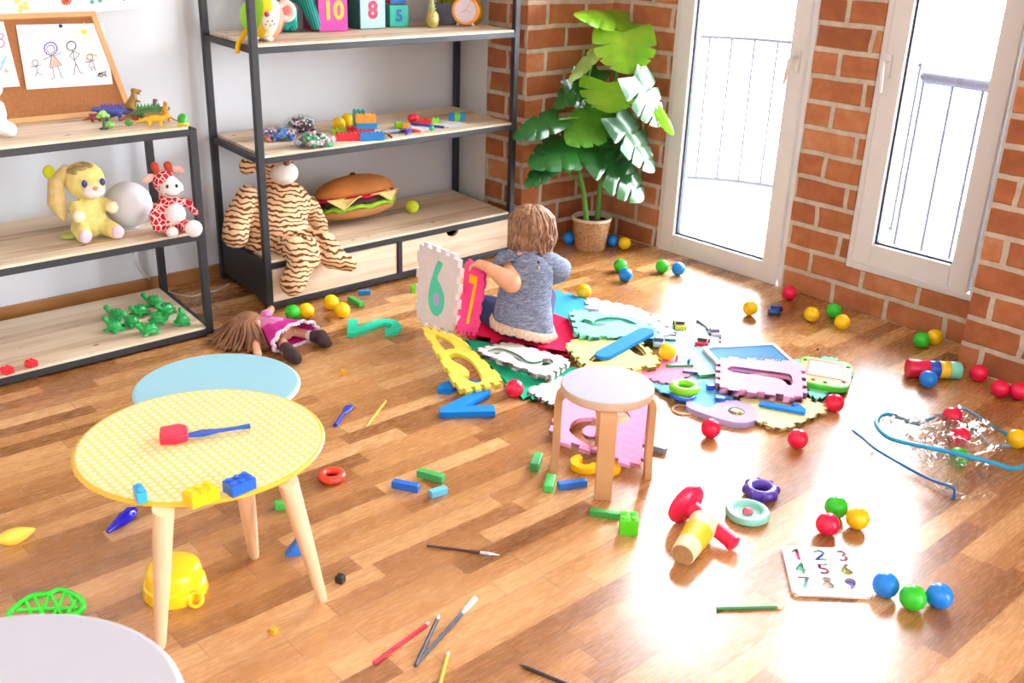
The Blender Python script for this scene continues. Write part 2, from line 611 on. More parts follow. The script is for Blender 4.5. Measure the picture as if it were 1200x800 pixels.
# ------------------------------------------------------------------ numerals (foam cut-outs)
def DIG(k):
    if k == '1':
        return [[(-.06, .5), (.12, .5), (.12, -.5), (-.08, -.5), (-.08, .26), (-.26, .16), (-.26, .32)]]
    if k == 'hook':
        return [[(-.52, .14), (-.47, .20), (.44, .17), (.52, .09), (.53, -.20), (.44, -.22), (.30, -.02), (-.47, .05), (-.52, .09)]]
    if k == 'bar':
        return [arc(0, .42, .09, 0, 180, 8)+arc(0, -.42, .09, 180, 360, 8)]
    if k == '2':
        return [arc(0, .2, .3, 180, -30)+[(-.02, -.30), (.3, -.30), (.3, -.48), (-.3, -.48), (-.3, -.36)]+arc(0, .2, .13, -35, 180, 10)]
    if k == '5':
        return [[(.26, .48), (.26, .32), (-.08, .32), (-.1, .12)]+arc(-.02, -.18, .3, 105, -160)+arc(-.02, -.18, .13, -160, 115, 10)+[(-.28, -.02), (-.22, .48)]]
    if k == '7':
        return [[(-.28, .5), (.28, .5), (.28, .36), (.02, -.5), (-.17, -.5), (.08, .33), (-.28, .33)]]
    if k == '3':
        return [arc(0, .22, .27, 150, -62)+arc(0, -.2, .3, 62, -150)+arc(0, -.2, .13, -150, 85, 9)+arc(0, .22, .11, -85, 150, 9)]
    if k in '69':
        o = [(p.x, p.y) for p in catmull([(.0, .46), (.1, .5), (.2, .44), (.04, .2), (.16, .07), (.27, -.08), (.29, -.26), (.19, -.43), (0, -.5), (-.19, -.43), (-.29, -.24), (-.25, .0), (-.13, .25)], 4)]
        h = arc(0, -.2, .11, 0, 345, 15, .12)
        if k == '9':
            o = [(-x, -y) for x, y in o]; h = [(-x, -y) for x, y in h]
        return [o, h]
    if k == '0':
        return [arc(0, 0, .28, 0, 345, 23, .48), arc(0, 0, .1, 0, 345, 15, .26)]
    if k == '8':
        o = [(p.x, p.y) for p in catmull([(0, .5), (.2, .42), (.23, .24), (.14, .08), (.27, -.1), (.27, -.34), (.14, -.48), (-.14, -.48), (-.27, -.34), (-.27, -.1), (-.14, .08), (-.23, .24), (-.2, .42)], 4)]
        return [o, arc(0, .26, .09, 0, 345, 13, .1), arc(0, -.22, .11, 0, 345, 13, .13)]
    if k == '4':
        return [[(.02, .5), (.16, .5), (.16, -.06), (.3, -.06), (.3, -.22), (.16, -.22), (.16, -.5), (0, -.5), (0, -.22), (-.3, -.22), (-.3, -.06)], [(0, -.06), (0, .2), (-.14, -.06)]]
def outline_teeth(d=.017, S_=.335, n=9, inset=.02):
    """puzzle-edged square, coordinates in metres, centred"""
    a = S_/2 - d
    P = []
    cs = [(-a, -a), (a, -a), (a, a), (-a, a)]
    nrm = [(0, -1), (1, 0), (0, 1), (-1, 0)]
    for i in range(4):
        p, q = cs[i], cs[(i+1) % 4]
        for k in range(n):
            t0, t1 = k/n, (k+1)/n
            out = d if k % 2 == 1 else 0
            if out:
                t0 -= .012; t1 += .012
            for t in (t0, t1):
                P.append((p[0]+(q[0]-p[0])*t+nrm[i][0]*out, p[1]+(q[1]-p[1])*t+nrm[i][1]*out))
    return P
def warp(me, quad, S_=.335, sag=0):
    """lay a flat mesh into the quad TL, TR, BR, BL"""
    tl, tr, br, bl = quad
    for v in me.vertices:
        u = v.co.x/S_+.5; w = v.co.y/S_+.5
        top = tl.lerp(tr, u); bot = bl.lerp(br, u)
        p = bot.lerp(top, w)
        du = (tr-tl).lerp(br-bl, 1-w); dv = (tl-bl).lerp(tr-br, u)
        nn = du.cross(dv).normalized()
        v.co = p + nn*(v.co.z - sag*4*u*(1-u))
def ring_round(loops, k, S_, ang=0, off=(0, 0), sx=1):
    c, s_ = math.cos(R(ang)), math.sin(R(ang))
    return [[((x*sx*c-y*s_)*k*S_+off[0], (x*sx*s_+y*c)*k*S_+off[1]) for x, y in lp] for lp in loops]
def in_quad(px_, q):
    """where a line of sight meets a bent mat, as mat coordinates 0..1"""
    tl, tr, br, bl = q
    d = ray(*px_)
    u = w = .5
    for _ in range(12):
        p = bl.lerp(br, u).lerp(tl.lerp(tr, u), w)
        du = (br-bl).lerp(tr-tl, w); dw = (tl-bl).lerp(tr-br, u)
        n = du.cross(dw)
        h = EYE + d*((p-EYE).dot(n)/d.dot(n)) - p
        a, b, c = du.dot(du), du.dot(dw), dw.dot(dw)
        e, f = h.dot(du), h.dot(dw)
        dt = a*c-b*b
        u += (e*c-f*b)/dt; w += (a*f-b*e)/dt
    return u, w
def stroke_poly(pts, r):
    pts = [V((x, y, 0)) for x, y in pts]
    c = catmull(pts, 6, False)
    L_, R_ = [], []
    for i, p in enumerate(c):
        t = (c[min(i+1, len(c)-1)]-c[max(i-1, 0)]).normalized()
        n = V((-t.y, t.x, 0))
        k = r*(.8 if i in (0, len(c)-1) else 1)
        L_.append((p.x+n.x*k, p.y+n.y*k)); R_.append((p.x-n.x*k, p.y-n.y*k))
    return L_+R_[::-1]
def tile(label, color, pix, hole=None, ang=0, k=.62, sx=1, th=.013, plug=None, sag=0, S_=.335, teeth=True, cuts=(), waves=()):
    """foam puzzle mat; pix = four (px, py, z) TL, TR, BR, BL; hole = numeral cut through it"""
    q = [at(*p) for p in pix]
    def mat_xy(p):
        u, w = in_quad(p, q0)
        return ((min(.93, max(.07, u))-.5)*S_, (min(.93, max(.07, w))-.5)*S_)
    q0 = list(q)
    c = (q[0]+q[1]+q[2]+q[3])/4
    q = [p-c for p in q]
    loops = [outline_teeth(.017 if teeth else .001, S_)]
    if hole:
        dl = ring_round(DIG(hole), k, S_, ang, sx=sx)
        loops.append(dl[0])
        if hole == '8':
            loops += dl[1:]
    for cp in cuts:
        loops.append([(p.x, p.y) for p in catmull([V((*mat_xy(p), 0)) for p in cp], 3)])
    for cp, r_ in waves:
        loops.append(stroke_poly([mat_xy(p) for p in cp], r_))
    t = thing('foam_puzzle_mat', label, 'play mat', c, group=None)
    me = flat_mesh(loops, th)
    warp(me, q, S_, sag)
    link('mat_sheet', me, FOAM(color), t, .0015)
    if hole and plug:
        me = flat_mesh(dl[:2], th*.9)
        warp(me, q, S_, sag)
        link('numeral', me, FOAM(plug[0]), t, .0012)['label'] = plug[2]
        if len(dl) > 1 and len(plug) > 1 and plug[1]:
            me = flat_mesh([dl[1]], th*.9)
            warp(me, q, S_, sag)
            link('numeral_centre', me, FOAM(plug[1]), t, .0012)
    return t
def numeral(label, color, k, b, tpx, z, th=.014, mirror=1, wide=1.0, name='foam_numeral', mat=None):
    """loose foam numeral lying flat: b = pixel of its foot, tpx = pixel of its top"""
    B, T = at(b[0], b[1], z), at(tpx[0], tpx[1], z)
    h = (T-B).length
    lp = [[(x*h*wide*mirror, y*h) for x, y in l] for l in DIG(k)]
    me = flat_mesh(lp, th)
    o = link(name, me, mat or FOAM(color), None, .0015)
    o.location = (B+T)/2 + V((0, 0, th/2))
    d = T-B
    o.rotation_euler = (0, 0, math.atan2(-d.x, d.y))
    return tag(o, label, 'foam number')

# ================================================================== THE ROOM
BRICK = mat_brick(); PINE = mat_pine()
WHITE = M('dfe5ec', rough=.8, var=.015, vs=2)
FRAMEW = M('eeeeec', rough=.35, var=.01)
STEEL = M('1f2026', rough=.5, var=.08)
fl = MB().box((-4, -4, -.06), (4.12, 4.3, 0)).build('floor', mat_floor(), smooth=False); struct(fl)
struct(MB().box((-4, 4.28, 0), (4.12, 4.4, 2.75)).build('wall_back', WHITE, smooth=False))
struct(MB().box((-4, 4.262, 0), (3.5, 4.28, .062)).build('baseboard_back', M('a5713f', rough=.4, var=.15, vs=5), smooth=False, bevel=.003))
struct(MB().box((3.5, 4.05, 0), (4.12, 4.279, 2.75)).build('wall_return', M('dcdcda', rough=.8, var=.01), smooth=False))
struct(MB().box((3.5, 3.76, 0), (4.12, 4.049, 2.75)).build('wall_pillar', BRICK, smooth=False))
XW = 4.1
w = MB()
w.box((XW, 3.345, 0), (XW+.09, 4.4, 2.75))
w.box((XW, 2.24, 0), (XW+.09, 2.55, 2.75))
w.box((XW, -4, 0), (XW+.09, 1.64, 2.75))
w.box((XW, 1.64, 0), (XW+.09, 2.24, .19))
w.box((XW, 1.64, 2.35), (XW+.09, 2.24, 2.75))
w.box((XW, 2.55, 2.45), (XW+.09, 3.345, 2.75))
struct(w.build('wall_right', BRICK, smooth=False))
struct(MB().box((3.86, -4, 0), (XW-.001, 1.555, 2.75)).build('wall_near', BRICK, smooth=False))
struct(MB().box((-4, -4, 2.75), (4.4, 4.4, 2.85)).build('ceiling', M('f2f2f0', rough=.9, var=.01), smooth=False))

def casement(name, y0, y1, z0, z1, fw, bw, x0, kind_door):
    """outer frame, sash, gasket, pane and lever handle"""
    t = bpy.data.objects.new(name, None); COL.objects.link(t); struct(t)
    g = MB(); o = .028
    g.box((x0-.005, y0, z0), (x0+.09, y0+o, z1)); g.box((x0-.005, y1-o, z0), (x0+.09, y1, z1)); g.box((x0-.005, y0+o, z1-o), (x0+.09, y1-o, z1))
    if not kind_door:
        g.box((x0-.005, y0+o, z0), (x0+.09, y1-o, z0+o))
    g.build('outer_frame', FRAMEW, t, smooth=False, bevel=.004)
    a0, a1, b0, b1 = y0+o+.006, y1-o-.006, z0+(.0 if kind_door else o+.006), z1-o-.006
    g = MB(); xf, xb = x0-.02, x0+.05
    g.box((xf, a0, b0), (xb, a0+fw, b1)); g.box((xf, a1-fw, b0), (xb, a1, b1))
    g.box((xf, a0+fw, b0), (xb, a1-fw, b0+bw)); g.box((xf, a0+fw, b1-fw), (xb, a1-fw, b1))
    g.build('sash', FRAMEW, t, smooth=False, bevel=.005)
    g = MB(); e = .008; xg = x0+.004; c0, c1, d0, d1 = a0+fw, a1-fw, b0+bw, b1-fw
    for p, q in (((c0, d0), (c0+e, d1)), ((c1-e, d0), (c1, d1)), ((c0, d0), (c1, d0+e)), ((c0, d1-e), (c1, d1))):
        g.box((xg, p[0], p[1]), (xg+.03, q[0], q[1]))
    g.build('gasket', M('23304a', rough=.6), t, smooth=False)
    MB().box((x0+.014, c0+.001, d0+.001), (x0+.019, c1-.001, d1-.001)).build('pane', mat_glass(), t, smooth=False)
    return t
d1 = casement('door_1', 2.55, 3.345, 0.002, 2.45, .085, .10, XW+.012, True)
w1 = casement('window_1', 1.64, 2.24, .19, 2.35, .085, .10, XW+.012, False)
def lever(par, y, z, mat, dy):
    g = MB(); x = XW-.01
    g.box((x-.012, y-.014, z-.05), (x, y+.014, z+.05))
    g.build('handle_plate', mat, par, smooth=False, bevel=.004)
    g = MB(); g.tube([(x-.01, y, z+.02), (x-.05, y, z+.02), (x-.06, y+dy*.3, z+.005), (x-.06, y+dy, z-.10)], [.009, .009, .011, .008], 12, .8)
    g.build('handle', mat, par)
lever(d1, 2.618, 1.05, M('e9e4da', rough=.35), .02)
lever(w1, 2.185, 1.08, M('f2f2f2', rough=.3), -.015)

# balcony outside the door and window
struct(MB().box((4.4, -1, -.25), (7.5, 6, -.12)).build('balcony_ground', M('f4f4f4', rough=.9), smooth=False))
def railing(name, label, path, zt, zb, nb, rt, rb):
    t = thing(name, label, 'railing')
    P = [V((x, y, 0)) for x, y in path]
    MB().tube([p+V((0, 0, zt)) for p in P], rt, 10).build('top_rail', RAILM, t)
    MB().tube([p+V((0, 0, zb)) for p in P], rb, 8).build('bottom_rail', RAILM, t)
    for i in range(nb):
        f = i/(nb-1)*(len(P)-1); k = min(int(f), len(P)-2); p = P[k].lerp(P[k+1], f-k)
        MB().tube([p+V((0, 0, zb)), p+V((0, 0, zt))], .0085, 6).build('baluster', RAILM, t)
    return t
RAILM = M('2a3444', rough=.6)
cx, cy = 4.75, 3.25
pp = [(4.75+.72*math.cos(R(a)), 3.30+.88*math.sin(R(a))) for a in range(78, -60, -6)]
railing('balcony_railing', 'thin pale curved balcony railing seen through the glass door', pp, .97, .1, 15, .012, .014)
RAILM = M('101a30', rough=.6)
railing('balcony_railing', 'blue grey straight balcony railing with thick top rail outside the window', [(4.86, 2.40), (4.80, 1.2)], .955, -.1, 9, .03, .012)
railing('balcony_railing', 'closely spaced balusters of the side railing at the left of the window', [(4.90, 2.42), (5.9, 2.86)], .95, -.1, 12, .022, .012)

# ------------------------------------------------------------------ shelving
def rack(label, x0, x1, yf, yb, levels, top, skew, side=None, low=None):
    t = thing('shelving_rack', label, 'shelf', (x0, yf, 0))
    W, D = x1-x0, yb-yf
    pw, rh = .03, .025
    def sk(mb):
        for v in mb.b.verts:
            v.co.x += skew*v.co.y/D
        return mb
    for (px_, py_) in ((0, 0), (W-pw, 0), (0, D-pw), (W-pw, D-pw)):
        sk(MB().box((px_, py_, 0), (px_+pw, py_+pw, top))).build('post', STEEL, t, smooth=False, bevel=.002)
    for i, z in enumerate(levels):
        g = MB()
        g.box((pw, 0, z), (W-pw, .022, z+rh)); g.box((pw, D-.022, z), (W-pw, D, z+rh))
        g.box((0.004, pw, z), (.026, D-pw, z+rh)); g.box((W-.026, pw, z), (W-.004, D-pw, z+rh))
        sk(g).build('rail_frame', STEEL, t, smooth=False, bevel=.002)
        g = MB().box((.031, .006, z+.006), (W-.031, D-.004, z+rh+.010))
        sk(g).build('shelf_board', PINE, t, smooth=False, bevel=.002)
    return t, sk, W, D
r1, _, _, _ = rack('black steel rack with pine boards holding the plush rabbit and cork board', .30, 1.70, 3.62, 4.17, [.01, .405, .81], .835, .05)
SH2 = [.188, .638, 1.075, 1.52]
r2, sk, W2, D2 = rack('tall black steel rack with two wooden drawers holding the tiger and burger cushion', 2.0, 3.415, 3.72, 4.25, SH2, 1.60, .05)
g = MB(); g.box((.03, 0, .008), (W2-.03, .022, .034)); g.box((.03, D2-.022, .008), (W2-.03, D2, .034)); g.box((.69, 0, .034), (.715, .022, .188))
sk(g).build('drawer_frame', STEEL, r2, smooth=False, bevel=.002)
g = MB(); g.box((.008, .03, .034), (.02, D2-.03, .19)); g.box((W2-.02, .03, .034), (W2-.008, D2-.03, .19)); g.box((.02, D2-.02, .034), (W2-.02, D2-.012, .19)); g.box((.02, .03, .034), (W2-.02, D2-.03, .04))
sk(g).build('side_panel', STEEL, r2, smooth=False)
PINE2 = PINE
def drawer(x0, x1, notch):
    zt, zb = .184, .037
    if notch:
        mx = (x0+x1)/2-.03
        poly = [(x0, zb), (x1, zb), (x1, zt)]+arc(mx, zt, .036, 0, -180, 12, .026)+[(x0, zt)]
    else:
        poly = [(x0, zb), (x1, zb), (x1, zt), (x0, zt)]
    mt = Matrix(((1, 0, 0, 0), (0, 0, 1, 0), (0, 1, 0, 0), (0, 0, 0, 1)))
    g = MB().prism(poly, .006, .022, mt)
    o = g.build('drawer', PINE2, r2, smooth=False)
    return o
drawer(.034, .686, False); drawer(.719, W2-.034, True)
zs = lambda i: SH2[i]+.0362
ZA, ZB, ZC = .01+.036, .405+.036, .81+.036

# cable and conduit behind the left rack
c = thing('power_cable', 'white power cable running down the wall behind the left rack', 'cable')
MB().box((atY(158, 290, 4.265)+V((-.012, -.012, -.03))), (atY(158, 290, 4.265)+V((.012, .012, .06)))).build('conduit', M('e8e8e8'), c, smooth=False, bevel=.003)
pts = [atY(160, 305, 4.262), atY(170, 322, 4.262), atY(190, 337, 4.262), at(205, 344, .006), at(225, 347, .005), at(240, 343, .005), at(255, 340, .005), at(268, 333, .005)]
MB().tube(catmull(pts, 5, False), .0035, 8).build('cord', M('e4e4e2', rough=.4), c)

# ------------------------------------------------------------------ cork board and drawings
PB = at(150, 133, ZC-.002); PT = atY(133, 13, 4.262)
bx = V((1, 0, 0)); up = PT-PB; up.x = 0; up.normalize()
bn = bx.cross(up)
HB = (PT-PB).dot(up)
mt = Matrix((bx, up, bn)).transposed().to_4x4(); mt.translation = PB+V((0.02, 0, 0))
cb = thing('cork_board', 'brown cork notice board in a light wooden frame leaning on the wall', 'notice board')
WB = .82
MB().box((-WB, 0.005, -.012), (-.005, HB-.005, -.004), mt).build('cork', M('a1683c', rough=.95, var=.16, vs=140, bump=.3, bs=300), cb, smooth=False)
g = MB(); fwd = .022
for lo, hi in (((-WB, 0, -.014), (0, fwd, .006)), ((-WB, HB-fwd, -.014), (0, HB, .006)), ((-fwd, fwd, -.014), (0, HB-fwd, .006)), ((-WB, fwd, -.014), (-WB+fwd, HB-fwd, .006))):
    g.box(lo, hi, mt)
g.build('board_frame', M('d9a873', rough=.5, var=.08), cb, smooth=False, bevel=.002)
PN = PB + bn*.002
def on(px_, py_, off=0):
    return atP(px_, py_, PN+bn*off, bn)
def paper(label, corners, plane, name='drawing', mat='f4f5f8'):
    q = [plane(x, y) for x, y in corners]
    c = sum(q, V())/4
    t = thing(name, label, 'drawing', c)
    g = MB()
    n = (q[1]-q[0]).cross(q[3]-q[0]).normalized()
    if n.y > 0:
        n = -n
    a = [g.b.verts.new(p-c) for p in q]; b = [g.b.verts.new(p-c-n*.001) for p in q]
    g.b.faces.new(a); g.b.faces.new(b[::-1])
    for i in range(4):
        g.b.faces.new((a[i], b[i], b[(i+1) % 4], a[(i+1) % 4]))
    g.build('sheet', M(mat, rough=.8, var=.01), t, smooth=False)
    def stroke(nm, pxs, col, r=.0011, sm=False):
        pts = [plane(x, y)+n*.0008-c for x, y in pxs]
        if sm:
            pts = catmull(pts, 4, False)
        return MB().tube(pts, (r), 6).build(nm, M(col, rough=.8), t)
    def dots(nm, pxs, col, r):
        g = MB()
        for x, y in pxs:
            p = plane(x, y)+n*.0006-c
            mt2 = frame3(p, V((1, 0, 0)), n.cross(V((1, 0, 0))))
            g.lathe([(0, .0005), (r*random.uniform(.6, 1), .0005), (r*.8, -.0002)], 10, mt2)
        return g.build(nm, M(col, rough=.8), t)
    return t, stroke, dots
k = 150/1091
def z_(x, y):
    return (x*k, y*k)
fd, st, dt = paper('child drawing of a stick figure family under a yellow sun, pinned to the cork', [z_(135, 212), z_(882, 198), z_(962, 716), z_(228, 762)], on, 'family_drawing')
def circ(x, y, r, n=14):
    return [z_(x+r*math.cos(2*PI*i/n), y+r*math.sin(2*PI*i/n)) for i in range(n+1)]
BK = '3a3a4c'
def zl(*p):
    return [z_(*q) for q in p]
# child
st('ink', circ(300, 537, 26), BK); st('ink', zl((310, 563), (318, 612), (300, 655)), BK); st('ink', zl((318, 612), (345, 640), (362, 640)), BK)
st('ink', zl((262, 572), (310, 565), (348, 552)), BK)
# mother
st('ink', circ(432, 420, 34), BK)
st('crayon', [z_(432+ (50+9*(i % 2))*math.cos(2*PI*i/26), 415+(50+9*(i % 2))*math.sin(2*PI*i/26)) for i in range(27)], '6f63b4', .0022)
st('ink', zl((440, 470), (425, 582), (525, 555), (455, 470)), BK)
g = MB(); g.b.faces.new([g.b.verts.new(on(*z_(x, y), .0016)) for x, y in ((445, 474), (430, 578), (520, 553), (458, 474))])
o = g.build('crayon', M('f0b6a4', rough=.8), fd, smooth=False); o.location = -fd.location
st('ink', zl((440, 478), (368, 508)), BK); st('ink', zl((462, 478), (520, 450)), BK)
st('ink', zl((448, 578), (464, 668), (435, 676)), BK); st('ink', zl((492, 566), (526, 660), (545, 660)), BK)
# father
st('ink', circ(608, 392, 40), BK, .0016); st('ink', zl((622, 432), (635, 515), (645, 540), (630, 645)), BK); st('ink', zl((645, 540), (688, 626), (716, 626)), BK)
st('ink', zl((622, 436), (592, 480), (635, 512), (678, 458), (622, 436)), BK)
# girl
st('ink', circ(766, 488, 24), BK); st('crayon', zl((738, 510), (745, 470), (770, 458), (800, 470), (825, 478)), 'e6d25a', .002)
st('ink', zl((770, 512), (756, 575), (808, 570), (778, 512)), 'a58fc4'); st('ink', zl((725, 530), (770, 525), (806, 510)), BK)
st('ink', zl((775, 575), (784, 605)), BK); st('ink', zl((798, 572), (815, 600)), BK)
dt('crayon', [z_(717, 270)], 'f2d92b', .014)
for a in range(0, 360, 45):
    st('crayon', zl((717+48*math.cos(R(a)), 270+45*math.sin(R(a))), (717+90*math.cos(R(a)), 270+80*math.sin(R(a)))), 'f4e9a0', .0013)
st('ink', zl((830, 655), (850, 618), (858, 660), (838, 640), (868, 625), (872, 662), (880, 635), (902, 640)), BK, .0016)
st('ink', zl((835, 632), (905, 610), (890, 640), (912, 655)), BK, .0014)
MB().ball(on(*z_(517, 221), .004)-fd.location, .007, None, 12).build('push_pin', M('23305a', rough=.3), fd)
t2, st, dt = paper('drawing with a pink flower and blue scribbles at the edge of the cork', [(-22, 27), (4, 25), (23.5, 101), (-22, 104)], on, 'scribble_drawing')
st('crayon', [z_(-5+36*math.cos(R(a)), 310+24*math.sin(R(a))) for a in range(0, 361, 30)], 'd58ac6', .002)
st('crayon', [z_(5+32*math.cos(R(a)), 370+34*math.sin(R(a))) for a in range(0, 361, 30)], 'c06fb8', .002)
st('crayon', zl((10, 540), (45, 500), (55, 480), (20, 560), (5, 600)), '9fcbe6', .003, True)
dt('crayon', [z_(55, 605)], 'e3b08c', .01)
def wl(x, y):
    return atY(x, y, 4.262)
t3, st, dt = paper('white paper with yellow paint blots taped to the wall above the cork', [(-40, -60), (67, -60), (69, 17.5), (-40, 18)], wl, 'paint_blot_sheet')
dt('paint', [(20, 2), (25, 8), (29, 4), (24, 12), (31, 9)], 'e4de86', .012)
t4, st, dt = paper('white paper with red and green paint blots taped to the wall', [(67.5, -60), (166, -60), (164, 10), (69.5, 17)], wl, 'paint_blot_sheet')
for a in range(0, 360, 40):
    st('paint', [(77.5, 1), (77.5+6*math.cos(R(a)), 1+5*math.sin(R(a)))], 'd8694f', .004)
dt('paint', [(117, .5), (108, 2.5)], '5aa79a', .011); dt('paint', [(145, 0)], 'a8a8c0', .006)

# ================================================================== TABLES AND STOOL
LEGW = M('ecc9a4', rough=.45, var=.05, vs=9)
def round_table(label, px_list, z, r, centre, legs, top_mat, edge_col, th=.012):
    c = V(centre)
    t = thing('round_table', label, 'table', (c.x, c.y, 0))
    prof = [(0, z-th), (r-.006, z-th), (r-.001, z-th+.004), (r, z-th*.5), (r-.0015, z-.004), (r-.006, z-.0005), (r-.012, z-.0005)]
    MB().lathe(prof, 72).build('table_edge', M(edge_col, rough=.4, var=.02), t)
    MB().lathe([(0, z), (r-.010, z), (r-.008, z-.002)], 72).build('table_top', top_mat, t, smooth=False)
    for (tip, top) in legs:
        a = V((tip[0]-c.x, tip[1]-c.y, 0)); b = V((top[0]-c.x, top[1]-c.y, z-th+.002))
        MB().tube([a, a.lerp(b, .03), a.lerp(b, .6), b], [.0115, .013, .0195, .0225], 20).build('leg', LEGW, t)
    return t
ZY = .47
A_ = at(188, 757); B_ = at(378, 702); C_ = at(298, 652)
At, Bt, Ct = at(192, 600, ZY-.02), at(337, 567, ZY-.02), at(285, 560, ZY-.02)
round_table('round side table with pale yellow dotted top on splayed wooden legs', None, ZY, .279, (.886, 2.0, 0), [(A_, At), (B_, Bt), (C_, Ct)], mat_dots('ecd57c', 'f6ecc0', .020), 'dfae2c')
bl = (1.156, 2.468, 0)
bt = .36
legs3 = [((bl[0]+.12*math.cos(R(a)), bl[1]+.12*math.sin(R(a))), (bl[0]+.09*math.cos(R(a)), bl[1]+.09*math.sin(R(a)))) for a in (95, 10, 170)]
round_table('round side table with plain light blue top behind the yellow one', None, bt, .229, bl, legs3, M('8fc4d4', rough=.45, var=.01), '9ecbd8')
wt = (.208, 1.321, 0)
legs4 = [((.208+.2*math.cos(R(a)), 1.321+.2*math.sin(R(a))), (.208+.14*math.cos(R(a)), 1.321+.14*math.sin(R(a)))) for a in (200, 320, 260)]
round_table('round side table with plain white top at the bottom corner of the photo', None, .5, .289, wt, legs4, M('b4b6c0', rough=.5, var=.01, spec=.2), 'c0c0c8')

st_c = at(712, 450.5, .31)
stool = thing('child_stool', 'low round stool with white seat and four bent birch legs', 'stool', (st_c.x, st_c.y, 0), R(0))
BIRCH = M('c8986a', rough=.5, var=.08, vs=8)
rs, zs_ = .1415, .312
MB().lathe([(0, zs_-.026), (rs-.004, zs_-.026), (rs, zs_-.022), (rs, zs_-.005), (rs-.003, zs_-.001), (rs-.008, zs_-.001)], 64).build('seat_edge', M('cdae92', rough=.5, var=.05), stool)
MB().lathe([(0, zs_), (rs-.005, zs_), (rs-.004, zs_-.002)], 64).build('seat', M('acacba', rough=.6, var=.01, spec=.2), stool, smooth=False)
for tip in (at(706, 584), at(649, 551), at(758, 558), at(706, 524)):
    d = V((tip.x-st_c.x, tip.y-st_c.y, 0)); h = d.normalized(); L = d.length
    side = V((-h.y, h.x, 0))
    path = [h*(L+.002)]+[h*(L-.003)+V((0, 0, z)) for z in (.1, .22)]
    r_ = .036; cx_ = L-.003-r_; cz_ = zs_-.030-r_
    path += [h*(cx_+r_*math.cos(a))+V((0, 0, cz_+r_*math.sin(a))) for a in (0, .35, .7, 1.05, 1.4)]
    path += [h*(cx_-.06)+V((0, 0, zs_-.030))]
    g = MB(); rings = []
    for i, p in enumerate(path):
        tg = (path[min(i+1, len(path)-1)]-path[max(i-1, 0)]).normalized()
        nrm = side.cross(tg).normalized()
        hw, ht = .026, .0115
        rings.append([g.b.verts.new(p+side*a*hw+nrm*b*ht) for a, b in ((-1, -1), (1, -1), (1, 1), (-1, 1))])
    for i in range(len(rings)-1):
        for k_ in range(4):
            g.b.faces.new((rings[i][k_], rings[i][(k_+1) % 4], rings[i+1][(k_+1) % 4], rings[i+1][k_]))
    g.b.faces.new(rings[0][::-1]); g.b.faces.new(rings[-1])
    g.build('leg', BIRCH, stool, True, .0025, sharp=35)

